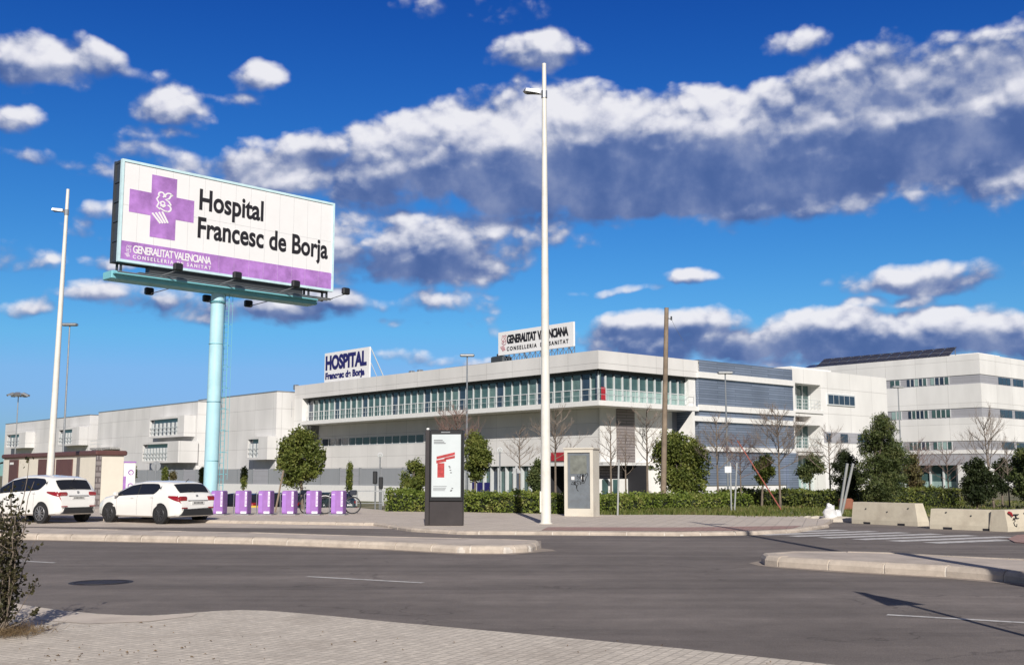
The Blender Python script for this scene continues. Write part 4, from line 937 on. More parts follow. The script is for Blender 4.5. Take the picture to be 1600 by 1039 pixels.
# old timber pole
M['wood'] = mat('weathered timber', (.24, .185, .135), rough=.9, var=.3, scale=2.2, bump=.5, bscale=14, dirt=(.12, .09, .07, .6), dscale=2)
p0 = G(1036, 797, .0); p1 = D(1041.5, 481, p0.y)
r = thing('utility_pole', 'leaning weathered timber pole rising in front of the hospital corner', 'utility pole', p0)
b = MB(); b.path([(0, 0, -.1), (p1.x * .5 - p0.x * .5, 0, p1.z / 2), (p1.x - p0.x, 0, p1.z)], [.135, .12, .10], n=12); b.build('pole', 'wood', r, smooth=True)
b = MB(); h = p1.z; x_ = p1.x - p0.x; b.tube((x_ + .05, 0, h - .5), (x_ + .22, -.1, h - .55), .02, n=5); b.tube((x_ + .2, -.1, h - .6), (x_ + .2, -.1, h - .42), .04, n=6)
b.path([(x_ + .2, -.1, h - .55), (x_ + .4, -.1, h - 1.0), (x_ + .75, -.1, h - 1.6)], .008, n=3); b.build('hook', 'darkframe', r)

# ------------------------------------------------------------------ advertising pillar
pL = G(663, 821, .1); pR = G(722, 818.5, .1)
ang = R(-5); tot = thing('advertising_pillar', 'dark freestanding advertising pillar with a lit white poster, on the far pavement', 'advertising pillar', (pL.x, pL.y, .1), ang)
TW = .98; TD_ = .26; TH_ = D(690, 672, pL.y).z - .1; sx = .20
M['totem'] = mat('dark anodised metal', (.085, .075, .075), rough=.35, metal=.6, var=.12, scale=2)
X0 = .14
b = MB(); b.bbox((0, .02, 0), (X0, .34, TH_ + .01), .015); b.build('side_casing', 'totem', tot)
b = MB(); b.bbox((X0 + .003, 0, 0), (TW + .18, TD_, .72), .015); b.build('base', 'totem', tot)
b = MB(); b.bbox((X0 + .003, -.03, .723), (TW + .18, TD_ + .02, TH_), .02); b.build('poster_case', 'black', tot)
M['poster'] = mat('poster paper', (.60, .65, .66), rough=.25, var=.05, scale=1.4, bump=.15, bscale=1.5)
xa, xb, za, zb = X0 + .07, TW + .11, .85, TH_ - .13
b = MB(); b.box((xa, -.042, za), (xb, -.0305, zb)); po = b.build('poster', 'poster', tot)
M['posterred'] = mat('poster red', (.42, .05, .05), rough=.4, var=.35, scale=14); M['posterink'] = mat('poster grey ink', (.10, .10, .11), rough=.5)
pw, ph = xb - xa, zb - za
b = MB()
def pq(x0, z0, x1, z1, sh=0, m=0):
    b.add([(xa + pw * x0, -.044, za + ph * z0), (xa + pw * x1, -.044, za + ph * (z0 + sh)), (xa + pw * x1, -.044, za + ph * (z1 + sh)), (xa + pw * x0, -.044, za + ph * z1),
           (xa + pw * x0, -.0425, za + ph * z0), (xa + pw * x1, -.0425, za + ph * (z0 + sh)), (xa + pw * x1, -.0425, za + ph * (z1 + sh)), (xa + pw * x0, -.0425, za + ph * z1)],
          [(0, 1, 2, 3), (0, 4, 5, 1), (1, 5, 6, 2), (2, 6, 7, 3), (3, 7, 4, 0)], m)
pq(.20, .31, .44, .54); pq(.16, .535, .50, .585, .03); pq(.17, .60, .80, .645, .07); pq(.44, .585, .80, .625, .035)
b.build('poster_picture', 'posterred', po)
b = MB()
for z in (.85, .875, .90): pq(.07, z, .48 - (z - .85) * 2, z + .012)
for z in (.10, .12, .14, .165): pq(.06, z, .46 + (z - .1), z + .007)
for x, z in ((.60, .46), (.62, .42), (.64, .38), (.58, .48), (.66, .10), (.69, .13), (.64, .09)): pq(x, z, x + .06, z + .014)
b.build('poster_print', 'posterink', po)
b = MB(); b.bbox((.02, .1, TH_ + .01), (.10, .2, TH_ + .07), .01); b.build('sensor', 'white', tot)
b = MB(); b.box((X0 + .35, -.034, TH_ - .075), (X0 + .62, -.0305, TH_ - .05)); b.build('plate', 'metal', tot)

# ------------------------------------------------------------------ meter cabinet housing
q0 = G(882, 806, .1); cab = thing('electric_cabinet', 'pale concrete cabinet housing with a grey metal door, between the hedges', 'electric cabinet', (q0.x, q0.y, .0), R(-22))
CW = 1.12; CD = .75; CH = D(905, 702, q0.y).z; 
M['cabwall'] = mat('cabinet render', (.62, .58, .50), rough=.85, var=.06, scale=3, bump=.2, dirt=(.40, .35, .28, .5), dscale=1.5)
M['cabdoor'] = mat('cabinet door', (.20, .225, .25), rough=.45, metal=.3, var=.12, scale=3, dirt=(.14, .14, .14, .5), dscale=4)
b = MB(); d0, d1, e0, e1 = .12, 1.0, .38, CH - .12
facade(b, 'y', 0, .14, 0, CW, 0, CH, [(d0, d1, e0, e1)]); b.box((0, .14, 0), (CW, CD, CH - .002)); b.build('housing', 'cabwall', cab)
b = MB(); b.bbox((-.04, -.04, CH), (CW + .04, CD + .04, CH + .06), .01); b.build('cap', 'cabwall', cab)
b = MB(); b.box((d0 + .005, .05, e0 + .005), (d1 - .005, .10, e1 - .005)); dr = b.build('door', 'cabdoor', cab)
b = MB(); b.box((d0 + .10, .042, e1 - .78), (d1 - .14, .0495, e1 - .10)); M['cabvent'] = mat('vent panel', (.17, .18, .16), rough=.6, var=.3, scale=4); b.build('vent_panel', 'cabvent', dr)
for x in (d0 + .14, d0 + .52): b = MB(); b.box((x, .044, e1 - 1.0), (x + .12, .0495, e1 - .88)); b.build('sticker', 'white', dr)
b = MB(); rr = random.Random(3)
for k_ in range(5):
    P = [(d0 + .2 + rr.random() * .45, .046, 1.1 + rr.random() * .45)]
    for j in range(7): P.append((min(d1 - .1, max(d0 + .12, P[-1][0] + rr.uniform(-.12, .12))), .046, min(1.66, max(1.0, P[-1][2] + rr.uniform(-.16, .16)))))
    b.path(P, .012, n=4)
b.bbox((d0 + .55, .042, 1.35), (d0 + .63, .0495, 1.62), .003); b.build('scrawl', 'black', dr)

# ------------------------------------------------------------------ transformer kiosk at the left
kz = .0
K = G(149, 803); K = D(149, 790, 49.5); kio = thing('transformer_kiosk', 'cream transformer kiosk with a brown flat roof, brown door and vents, behind the parked cars', 'kiosk', (K.x, K.y, 0), ROT)
KM = mtx(kio)
def KX(px, py): p = hit(KM, px, py, 'x', 0); return p.y, p.z
def KY(px, py): p = hit(KM, px, py, 'y', 0); return p.x, p.z
M['kwall'] = mat('cream render', (.72, .67, .57), rough=.85, var=.04, scale=2, bump=.15)
M['kbrown'] = mat('brown steel', (.115, .05, .045), rough=.55, var=.12, scale=4)
kh = KX(120, 712.5)[1]; kt = KX(140, 704)[1]; kyl = KX(6, 730)[0]; kxr = KY(193, 730)[0]
b = MB(); b.box((0, 0, 0), (kxr, kyl, kh)); b.build('wall', 'kwall', kio)
b = MB(); b.bbox((-.12, -.12, kh), (kxr + .12, kyl + .12, kt), .05); b.build('roof', 'kbrown', kio)
def kpart(px0, px1, py0, py1, nm, dep=.05, m='kbrown'):
    y0, z1 = KX(px1, py0); y1, z0 = KX(px0, py1); b = MB(); b.box((-dep, y0, z0), (-.002, y1, z1)); return b.build(nm, m, kio)
dd = kpart(12, 30, 718, 790, 'door')
yv = KX(20, 724); b = MB(); b.box((-.065, yv[0] - .3, yv[1] - .06), (-.052, yv[0] + .3, yv[1] + .06)); b.build('label_plate', 'white', dd)
for a_, b_ in ((60, 77), (78, 87), (88, 115)):
    v = kpart(a_, b_ - .6, 717, 745, 'vent')
y0 = KX(152, 740)[0] if False else 0
b = MB(); b.box((-.04, -.045, 0), (.16, -.002, kh)); b.box((-.045, -.040, 0), (-.002, .10, kh)); b.build('corner_strip', 'brownpanel', kio)

# banner column next to the kiosk
bq = D(200, 790, 50.5); r = thing('bike_share_column', 'slim white and violet information column beside the kiosk wall', 'information column', (bq.x, bq.y, 0), R(20))
bh_ = D(200, 723, 50.5).z
b = MB(); b.bbox((-.26, -.08, 0), (.26, .08, bh_), .02); b.build('panel', 'white', r)
b = MB(); b.box((-.262, -.086, .05), (-.14, -.0805, bh_ * .72)); b.bbox((-.28, -.1, bh_), (.28, .1, bh_ + .07), .01); b.build('trim', 'purple', r)
b = MB()
for i, z in enumerate((.80, .52, .25)): b.ring((.06, -.085, bh_ * z), (0, 1, 0), .10, .025, 16, 5)
b.build('round_marks', 'purple', r)

# ------------------------------------------------------------------ bike docks and bikes
M['dockwhite'] = mat('white vinyl', (.82, .80, .84), rough=.4)
def dock_proto(loc, label):
    r = thing('bike_dock', label, 'bike dock', loc, R(-6), 'purple bike docks along the pavement')
    b = MB(); b.bbox((-.13, -.02, .04), (.34, .50, .91), .03); b.build('cabinet', 'purple', r)
    M.setdefault('purple2', mat('violet side', (.38, .19, .56), rough=.45, var=.1, scale=5))
    b = MB(); b.box((-.11, -.028, .10), (.04, -.022, .88)); b.build('side_panel', 'purple2', r)
    b = MB(); b.box((.255, -.030, .32), (.325, -.022, .88)); b.box((.10, -.030, .06), (.325, -.022, .14)); st_ = b.build('white_stripe', 'dockwhite', r)
    b = MB()
    for i in range(9): b.box((.268, -.034, .40 + i * .05), (.318 - (i % 3) * .012, -.031, .425 + i * .05))
    b.build('stripe_print', 'purple', st_)
    b = MB(); b.box((-.10, -.032, .76), (.02, -.029, .78)); b.build('keypad', 'dockwhite', r)
    b = MB(); b.tube((-.22, .1, .05), (-.22, .1, .78), .02, n=6); b.tube((-.22, .1, .78), (-.14, .1, .82), .02, n=6); b.build('locking_bar', 'metal', r)
    b = MB(); b.box((-.2, -.05, 0), (.42, .55, .04)); b.build('base_plate', 'metal', r)
    return r
docks = [(338, 'purple bike dock partly hidden by the rear of the white car, leftmost of the row'), (376, 'purple bike dock in front of the dark parked car, second from the left'), (412, 'purple bike dock just left of the leaning tree stake, third from the left'),
         (449, 'purple bike dock with the dark bicycle locked at its right side'), (487, 'purple bike dock under the right side of the round tree, with no bicycle'), (526, 'purple bike dock at the right end of the row, crossed by the large bicycle')]
first = None
for px, lab in docks:
    p = G(px - 4, 804.5, .1); 
    if first is None: first = dock_proto((p.x, p.y, .1), lab)
    else: dup(first, (p.x, p.y, .1), None, lab)
M['rubber'] = mat('rubber', (.018, .018, .019), rough=.75)
M['bikeframe'] = mat('bike frame', (.02, .025, .04), rough=.35, coat=.4)
def bicycle(loc, rz, label):
    r = thing('bicycle', label, 'bicycle', loc, rz, 'bicycles at the purple docks')
    Rw = .34; xs = (-.52, .54)
    for x in xs:
        b = MB(); b.ring((x, 0, Rw), (0, 1, 0), Rw - .02, .02, 28, 6); w = b.build('wheel', 'rubber', r)
        b = MB(); b.ring((x, 0, Rw), (0, 1, 0), Rw - .045, .009, 24, 4); b.tube((x, -.04, Rw), (x, .04, Rw), .02, n=6)
        for i in range(10): a = i * math.pi / 5; b.tube((x, 0, Rw), (x + (Rw - .04) * math.cos(a), 0, Rw + (Rw - .04) * math.sin(a)), .0025, n=3)
        b.build('rim', 'metal', w)
    bb = (-.05, 0, .30); st = (-.20, 0, .72); hd = (.36, 0, .86); hl = (.41, 0, .70)
    b = MB()
    for p, q, rr_ in ((bb, st, .018), (bb, hl, .022), (st, (-.24, 0, .80), .016), ((-.13, 0, .52), hd, .018), ((xs[0], .05, Rw), bb, .011), ((xs[0], .05, Rw), st, .010), ((xs[0], -.05, Rw), bb, .011), ((xs[0], -.05, Rw), st, .010), (hd, hl, .022), (hl, (xs[1], .05, Rw), .013), (hl, (xs[1], -.05, Rw), .013), (hd, (.33, 0, .98), .014)): b.tube(p, q, rr_, n=6)
    b.build('frame', 'bikeframe', r)
    b = MB(); b.path([(.22, -.28, .98), (.32, -.20, 1.02), (.33, 0, .99), (.32, .20, 1.02), (.22, .28, .98)], .013, n=6); b.build('handlebar', 'rubber', r)
    b = MB(); b.add([(-.36, -.08, .84), (-.36, .08, .84), (-.10, .02, .83), (-.10, -.02, .83), (-.36, -.08, .80), (-.36, .08, .80), (-.10, .02, .80), (-.10, -.02, .80)], [(0, 3, 2, 1), (4, 5, 6, 7), (0, 1, 5, 4), (1, 2, 6, 5), (2, 3, 7, 6), (3, 0, 4, 7)]); b.tube((-.24, 0, .72), (-.26, 0, .81), .013, n=5); b.build('saddle', 'black', r)
    b = MB(); b.bbox((.42, -.16, .72), (.70, .16, .92), .03); b.build('basket', 'bikeframe', r)
    b = MB(); b.tube(bb, (.10, .07, .18), .01, n=4); b.tube(bb, (-.2, -.07, .42), .01, n=4); b.ring((-.05, 0, .30), (0, 1, 0), .09, .006, 14, 4); b.build('crank', 'metal', r)
    a_ = []
    for k_ in range(9): t = R(20 + k_ * 17); a_.append((xs[0] + (Rw + .03) * math.cos(t), 0, Rw + (Rw + .03) * math.sin(t)))
    b = MB(); b.path(a_, .018, n=4); b.build('mudguard', 'white', r)
    return r
p = G(528, 803, .1); b0 = bicycle((p.x, p.y + .1, .1), R(4), 'large dark city bicycle with both wheels seen, at the rightmost dock')
p = G(461, 803, .1); dup(b0, (p.x, p.y + .15, .1), R(62), 'dark bicycle turned away behind the fourth dock')
# low rail beyond the docks
p0 = G(556, 790); p1 = G(580, 789)
r = thing('bike_rail', 'low grey square tube rail frame right of the bicycles', 'rail', p0, 0)
b = MB(); w_ = (p1 - p0).length; b.box((0, -.04, .0), (.08, .04, .74)); b.box((w_, -.04, 0), (w_ + .08, .04, .74)); b.box((-.4, -.045, .74), (w_ + .1, .045, .80)); b.box((.08, -.03, .12), (w_, .03, .15)); b.build('frame', 'metal', r)
p0 = G(389, 796, .0); tag(MB().bbox((p0.x, p0.y, 0), (p0.x + .42, p0.y + .3, .18), .03).build('parking_block', mat('yellow paint', (.62, .42, .05), rough=.7, var=.15)), 'small yellow concrete parking block between the second and third docks', 'parking block')
# traffic light pair seen from behind
for px, pt, d, lab in ((587, 736, 66, 'traffic light on a thin grey post seen from behind, beside the globe lamp'), (596, 745, 70, 'lower traffic light just right of the taller one')):
    t = D(px, pt, d); g = gz(t.x, t.y); r = thing('traffic_light', lab, 'traffic light', (t.x, t.y, g)); h = t.z - g
    b = MB(); b.tube((0, 0, 0), (0, 0, h - .2), .05, n=8); b.build('post', 'metal', r)
    b = MB(); b.bbox((-.16, -.12, h - .75), (.10, .12, h), .04); hd = b.build('signal_head', 'lampblack', r)
    b = MB()
    for k_ in range(3): b.tube((-.03, .12, h - .13 - k_ * .24), (-.03, .26, h - .15 - k_ * .24), .09, .10, n=10)
    b.build('hood', 'lampblack', hd)
# round sign seen from behind, and a warning sign by the glazed front
t = D(243.5, 728, 62); g = gz(t.x, t.y); r = thing('road_sign', 'round grey road sign seen from behind, over the roof of the second white car', 'road sign', (t.x, t.y, g)); h = t.z - g
b = MB(); b.tube((0, 0, h), (0, .02, h), .27, n=24); b.build('disc', 'metal', r); b = MB(); b.tube((0, -.03, 0), (0, -.03, h + .1), .035, n=8); b.build('post', 'metal', r)
t = D(807, 732, 62); r = thing('road_sign', 'small triangular road sign seen from behind, before the glazed ground floor', 'road sign', (t.x, t.y, 0)); h = t.z
b = MB(); b.add([(-.28, 0, h - .25), (.28, 0, h - .25), (0, 0, h + .22), (-.28, .02, h - .25), (.28, .02, h - .25), (0, .02, h + .22)], [(0, 1, 2), (5, 4, 3), (0, 3, 4, 1), (1, 4, 5, 2), (2, 5, 3, 0)]); b.build('triangle', 'metal', r); b = MB(); b.tube((0, -.03, 0), (0, -.03, h), .03, n=6); b.build('post', 'metal', r)
# the big triangular sign whose shadow falls on the road, outside the frame to the right
r = thing('warning_sign', 'triangular warning sign on a tall post at the near kerb', 'road sign', (5.33, 9.1, .06), R(3))
b = MB(); h = 3.68; b.add([(-.30, 0, h - 1.0), (.22, 0, h - .95), (-.05, 0, h), (-.30, .03, h - 1.0), (.22, .03, h - .95), (-.05, .03, h)], [(0, 1, 2), (5, 4, 3), (0, 3, 4, 1), (1, 4, 5, 2), (2, 5, 3, 0)]); b.build('triangle', 'metal', r)
b = MB(); b.box((-.04, -.045, 0), (.04, -.003, h - .1)); b.build('post', 'metal', r)

# ------------------------------------------------------------------ concrete barriers
M['barrier'] = mat('barrier concrete', (.58, .52, .41), rough=.85, var=.07, scale=2.5, bump=.25, dirt=(.36, .30, .23, .5), dscale=1.5)
def barrier(pa, pb, h, label, wt=.40, wb=.56, graf=False):
    a = G(*pa); bb = G(*pb); L_ = (bb - a).length; r = thing('concrete_barrier', label, 'concrete barrier', a, math.atan2(bb.y - a.y, bb.x - a.x), 'concrete barriers across the closed side road')
    b = MB(); o = (wb - wt) / 2; tp = .14
    V = [(0, 0, .0), (L_, 0, 0), (L_, wb, 0), (0, wb, 0), (0, 0, .14), (L_, 0, .14), (L_, wb, .14), (0, wb, .14), (.02, o, h), (L_ - tp, o, h), (L_ - tp, wb - o, h), (.02, wb - o, h)]
    b.add(V, [(0, 3, 2, 1), (0, 1, 5, 4), (1, 2, 6, 5), (2, 3, 7, 6), (3, 0, 4, 7), (4, 5, 9, 8), (5, 6, 10, 9), (6, 7, 11, 10), (7, 4, 8, 11), (8, 9, 10, 11)]); body = b.build('body', 'barrier', r)
    b = MB()
    for f in (.24, .76): b.box((L_ * f - .14, -.004, .0), (L_ * f + .14, .05, .07))
    b.build('lifting_slot', 'void', r)
    b = MB()
    for f, z in ((.86, .55), (.22, .5), (.55, .42)): b.tube((L_ * f, o * (z / h) - .03, z), (L_ * f, o * z / h + .02, z), .022, n=8)
    b.build('bolt_hole', 'darkframe', r)
    return r, L_
barrier((1331, 817.5), (1434, 822.3), .71, 'pale concrete barrier beside the pine tree, left of the pair')
bz, BL_ = barrier((1453, 826), (1573, 830.6), .60, 'pale unpainted concrete barrier in the middle, right of the first one')
pe = G(1597.5, 831.5); rb, L3 = barrier((1575, 831.0), (1700, 824.5), .61, 'pale concrete barrier with red paint and black scrawled graffiti, cut off by the right edge')
b = MB(); b.path([(.10, .005, .55), (.20, .008, .52), (.27, .0, .43)], [.035, .045, .02], n=6); b.build('red_paint', 'red', rb)
b = MB(); b.path([(.30, .01, .34), (.38, .01, .35), (.40, 0, .30), (.32, 0, .26), (.34, -.01, .18), (.44, -.012, .14), (.46, -.012, .22)], .012, n=4); b.path([(.34, .02, .48), (.62, .02, .48)], .018, n=4); b.path([(.46, .02, .48), (.46, .0, .38)], .018, n=4); b.path([(.34, .015, .375), (.62, .015, .375)], .014, n=4); b.build('graffiti', 'ink', rb)

# leaning posts, red bar, sack and rubble, little sign
M['post'] = mat('grey post', (.45, .46, .45), rough=.5, metal=.4, var=.15)
for a_, b_, rr_, lab in (((1311, 806), (1324, 724), .055, 'grey metal post leaning right beside the white sacks, left of the two'), ((1314, 808), (1333, 724), .05, 'grey metal post leaning further right, crossing the other one')):
    q = G(*a_); e = D(b_[0], b_[1], q.y - .4); tag(MB().tube(q, e, rr_, n=10).build('leaning_post', 'post', smooth=True), lab, 'post')
M['redwood'] = mat('faded red bar', (.30, .085, .06), rough=.6, var=.2)
q = G(1223, 800, 0); e = D(1152, 688, q.y + 1.5)
r = thing('leaning_bar', 'long faded red bar slanting up to the left between the bare trees', 'bar', q); b = MB(); b.tube((0, 0, 0), e - q, .032, .026, n=8); b.build('bar', 'redwood', r)
q = G(965, 809); e = D(967, 718, q.y); tag(MB().tube(q, e, .035, n=8).build('stake', 'post'), 'thin grey metal stake in front of the hedge, right of the cabinet', 'stake')
q = G(1143, 803); r = thing('sign_post', 'pair of thin white posts carrying a small blank white plate', 'sign', q)
b = MB(); hh = D(1143, 723, q.y).z; b.tube((0, 0, 0), (.0, 0, hh), .035, n=8); b.tube((.12, 0, 0), (.28, 0, hh), .035, n=8); b.build('post', 'post', r)
b = MB(); zp_ = D(1141, 733, q.y).z; b.box((-.24, -.05, zp_ - .14), (.03, -.04, zp_ + .12)); b.build('plate', 'white', r)
M['sack'] = mat('white sack', (.66, .66, .66), rough=.6, var=.15, scale=6, bump=.6, bscale=5)
def lump(name, c, rx, ry, rz, m, seed, k=9, amp=.28, **tg):
    rr_ = random.Random(seed); b = MB(); V = []
    ph = [(rr_.uniform(0, 6), rr_.uniform(1, 3), rr_.uniform(1, 3)) for _ in range(4)]
    for i in range(k + 1):
        t = math.pi * i / k
        for j in range(12):
            u = 2 * math.pi * j / 12; s = 1 + amp * sum(math.sin(a + b_ * t * 2 + c_ * u) for a, b_, c_ in ph) / 3
            V.append((c[0] + rx * math.sin(t) * math.cos(u) * s, c[1] + ry * math.sin(t) * math.sin(u) * s, max(.0, c[2] + rz * math.cos(t) * s)))
    b.add(V, [(i * 12 + j, (i + 1) * 12 + j, (i + 1) * 12 + (j + 1) % 12, i * 12 + (j + 1) % 12) for i in range(k) for j in range(12)])
    return tag(b.build(name, m, smooth=True), **tg)
for px, py, w, h, sd, lab in ((1297, 815, .22, .52, 1, 'tall crumpled white plastic sack beside the leaning posts'), (1309, 814, .16, .34, 5, 'smaller white plastic sack slumped right of the tall one')):
    q = G(px, py); lump('plastic_sack', (q.x, q.y, h * .5), w, w * .8, h * .62, 'sack', sd, label=lab, cat='sack')
q = G(1316, 815); lump('rubble_heap', (q.x, q.y, 0), 1.0, .35, .17, 'concrete', 9, label='low heap of pale cement rubble at the foot of the leaning posts', cat='rubble')
for i, (px, py, s) in enumerate(((1262, 813, .22), (1276, 814, .28), (1240, 814, .15), (1098, 806, .13), (948, 806, .12), (963, 807, .14))):
    q = G(px, py); lump('stone', (q.x, q.y, .05), s, s * .7, s * .45, 'concrete', 20 + i, label=['flat pale stone on the verge, left of the larger one', 'largest pale stone on the verge, left of the white sacks', 'small stone on the verge left of the two flat ones', 'small pale stone at the grassy edge below the tall bare tree', 'small pale stone right beside the cabinet', 'pale stone at the foot of the thin grey stake'][i], cat='stone')
q = G(1345, 798, 0); tag(MB().bbox((q.x - .9, q.y, 0), (q.x - .3, q.y + .4, .55), .06).build('clay_block', mat('terracotta', (.26, .10, .06), rough=.8)), 'terracotta coloured block half hidden behind the left barrier', 'block')
# ------------------------------------------------------------------ cars
M['carwhite'] = mat('white car paint', (.80, .79, .76), rough=.28, var=.02, coat=.6)
M['carblack'] = mat('black car paint', (.012, .012, .016), rough=.25, var=.02, coat=.6)
M['cargreen'] = mat('dark green car paint', (.02, .035, .035), rough=.3, coat=.5)
M['carglass'] = mat('tinted car glass', (.012, .014, .018), rough=.05, spec=.9, var=.1)
M['taillight'] = mat('tail light', (.27, .010, .016), rough=.15, spec=.8, coat=.5, var=.25, scale=14)
M['alloy'] = mat('alloy wheel', (.30, .30, .31), rough=.35, metal=.6)
M['plate'] = mat('number plate', (.62, .62, .60), rough=.5)
M['darkplastic'] = mat('dark plastic', (.022, .022, .024), rough=.6)
HATCH = dict(L=4.3, W=.89, top=[(0, .60), (.03, .86), (.10, .99), (.22, 1.06), (.42, 1.26), (.60, 1.385), (.85, 1.42), (1.4, 1.44), (2.0, 1.435), (2.5, 1.37), (2.9, 1.20), (3.25, 1.02), (3.4, .98), (3.9, .89), (4.18, .77), (4.27, .64), (4.3, .50)],
             belt=[(0, .80), (.3, .97), (1.2, .96), (3.2, .90), (4.3, .62)], w=[(0, .64), (.04, .73), (.15, .81), (.4, .87), (1.2, .89), (3.4, .885), (3.9, .86), (4.18, .78), (4.3, .58)],
             bot=[(0, .34), (.1, .26), (.5, .22), (3.8, .22), (4.2, .26), (4.3, .34)], ax=(.83, 3.50), r=.325, win=(.95, 3.15), rg=(.20, .52), split=(2.02, 2.08), spk=5,
             tl=(.02, .48, .74, .95), plz=.77, rgy=.62, diff=.93, alloy=.12)
SUV = dict(L=4.6, W=.92, top=[(0, .62), (.03, 1.0), (.09, 1.15), (.20, 1.20), (.38, 1.42), (.52, 1.60), (.80, 1.66), (1.5, 1.70), (2.2, 1.69), (2.75, 1.60), (3.2, 1.36), (3.5, 1.16), (3.65, 1.12), (4.15, 1.02), (4.45, .86), (4.57, .70), (4.6, .52)],
           belt=[(0, .95), (.3, 1.18), (.9, 1.16), (1.5, 1.10), (3.5, 1.0), (4.6, .68)], w=[(0, .66), (.05, .76), (.18, .85), (.45, .90), (1.2, .92), (3.6, .92), (4.2, .88), (4.45, .80), (4.6, .6)],
           bot=[(0, .40), (.1, .32), (.5, .28), (4.1, .28), (4.5, .32), (4.6, .4)], ax=(.84, 3.56), r=.36, win=(.72, 3.3), rg=(.17, .46), split=(2.0, 2.06), spk=5,
           tl=(.02, .58, .94, 1.13), plz=.96, rgy=.66, diff=.86, alloy=.35)
def smooth_interp(P, xs):
    x = np.array([p[0] for p in P]); y = np.array([p[1] for p in P]); f = np.interp(xs, x, y)
    return f
def car(spec, paint, loc, rz, label, group, plate=True):
    S = spec; L_ = S['L']; root = thing('parked_car', label, 'car', loc, rz, group)
    def prof(x):
        zt = float(np.interp(x, *zip(*S['top']))); w = float(np.interp(x, *zip(*S['w']))); zb = float(np.interp(x, *zip(*S['bot']))); be = float(np.interp(x, *zip(*S['belt'])))
        be = min(be, zt - .05); be = max(be, zb + .06); h = max(0, zt - be - .06); rw = w * .965 - h * .46
        zm = zb + (be - zb) * .55
        return [(0, zb), (w * .90, zb), (w * .975, zb + .05), (w * .99, zb + .16), (w, zm), (w * .985, be - .06), (w * .955, be), (rw + .035, zt - .085), (rw - .03, zt - .035), (rw - .16, zt - .008), (rw * .4, zt + .004), (0, zt + .006)]
    xs = sorted(set([round(v, 4) for v in list(np.linspace(0, L_, 58)) + [p[0] for p in S['top']] + [.015, .06, L_ - .02]]))
    prs = [prof(x) for x in xs]; n = 12
    def shape(x): return x
    b = MB(); V = []
    for x, P in zip(xs, prs):
        V += [(x - L_ / 2, y, z) for y, z in P] + [(x - L_ / 2, -y, z) for y, z in reversed(P[1:-1])]
    m = 2 * n - 2
    b.add(V, [(i * m + j, i * m + (j + 1) % m, (i + 1) * m + (j + 1) % m, (i + 1) * m + j) for i in range(len(xs) - 1) for j in range(m)] + [tuple(reversed(range(m))), tuple(range((len(xs) - 1) * m, len(xs) * m))])
    body = b.build('body', paint, root, smooth=True)
    def at(x, k):
        P = prof(x); i = min(int(k), n - 2); f = k - i; return Vector((x - L_ / 2, P[i][0] * (1 - f) + P[i + 1][0] * f, P[i][1] * (1 - f) + P[i + 1][1] * f))
    def kz(x, z):
        P = prof(x)
        for i in range(4 - 3, 8):
            if P[i][1] <= z <= P[i + 1][1] and P[i + 1][1] > P[i][1]: return i + (z - P[i][1]) / (P[i + 1][1] - P[i][1])
        return 7
    def patch(x0, x1, klo, khi, side, nm, mt, par, nx=14, nk=4, off=.007, ret=None):
        b = MB(); V = []
        for i in range(nx + 1):
            x = x0 + (x1 - x0) * i / nx; lo, hi = klo(x), khi(x)
            for j in range(nk + 1):
                k = lo + (hi - lo) * j / nk; p = at(x, k); e = at(min(L_, x + .01), k) - at(max(0, x - .01), k); g = at(x, min(10.9, k + .05)) - at(x, max(0, k - .05))
                nn = e.cross(g).normalized(); 
                if nn.y < 0 and k < 9: nn = -nn
                if nn.z < 0 and k >= 9: nn = -nn
                p = p + nn * off; V.append((p.x, p.y * side, p.z))
        b.add(V, [(i * (nk + 1) + j, (i + 1) * (nk + 1) + j, (i + 1) * (nk + 1) + j + 1, i * (nk + 1) + j + 1) for i in range(nx) for j in range(nk)])
        return b.build(nm, mt, par, smooth=True) if ret is None else b
    w0, w1 = S['win']
    def wlo(x): t = (x - w0) / (w1 - w0); return 6.08 + .0 * t + .75 * max(0, 1 - t / .14) ** 1.6
    def whi(x): t = (x - w0) / (w1 - w0); return 6.97 - .55 * max(0, 1 - t / .10) ** 2
    for s in (1, -1):
        sp = S['split']
        patch(w0, sp[0], wlo, whi, s, 'side_window', 'carglass', body); patch(sp[1], w1, wlo, whi, s, 'side_window', 'carglass', body)
        patch(sp[0] - .02, sp[1] + .02, wlo, whi, s, 'door_pillar', 'darkplastic', body, nx=2, off=.004)
        x0, x1, z0, z1 = S['tl']
        lo = lambda x: kz(x, z0 + (z1 - z0) * .75 * max(0, (x - x0) / (x1 - x0)) ** 1.3); hi = lambda x: kz(x, z1 - .01)
        tlb = patch(x0, x1, lo, hi, s, 'tail_light', 'taillight', body, nx=8, off=.012, ret=1); wr = S['w'][1][1]; tlb.bbox((x0 - L_ / 2 - .012, s * wr * .60, z0 + .02), (x0 - L_ / 2 + .12, s * (wr + .015), z1 - .02), .028); tlb.build('tail_light', 'taillight', body, smooth=True)
    # rear glass and windscreen: slabs laid on the sloping top
    def lid(x0, x1, yf, nm, mt, tw=.9):
        b = MB(); V = []; nx, ny = 8, 12
        for i in range(nx + 1):
            x = x0 + (x1 - x0) * i / nx; P = prof(x); t = i / nx
            wy = P[8][0] * yf * (1 - .10 * (1 - t) if x1 > x0 else 1)
            for j in range(ny + 1):
                y = -wy + 2 * wy * j / ny; ya = abs(y); z = float(np.interp(ya, [P[11][0], P[10][0], P[9][0], P[8][0], P[7][0]], [P[11][1], P[10][1], P[9][1], P[8][1], P[7][1]]))
                V.append((x - L_ / 2 - (.012 if x0 < 1 else -.012), y, z + .010))
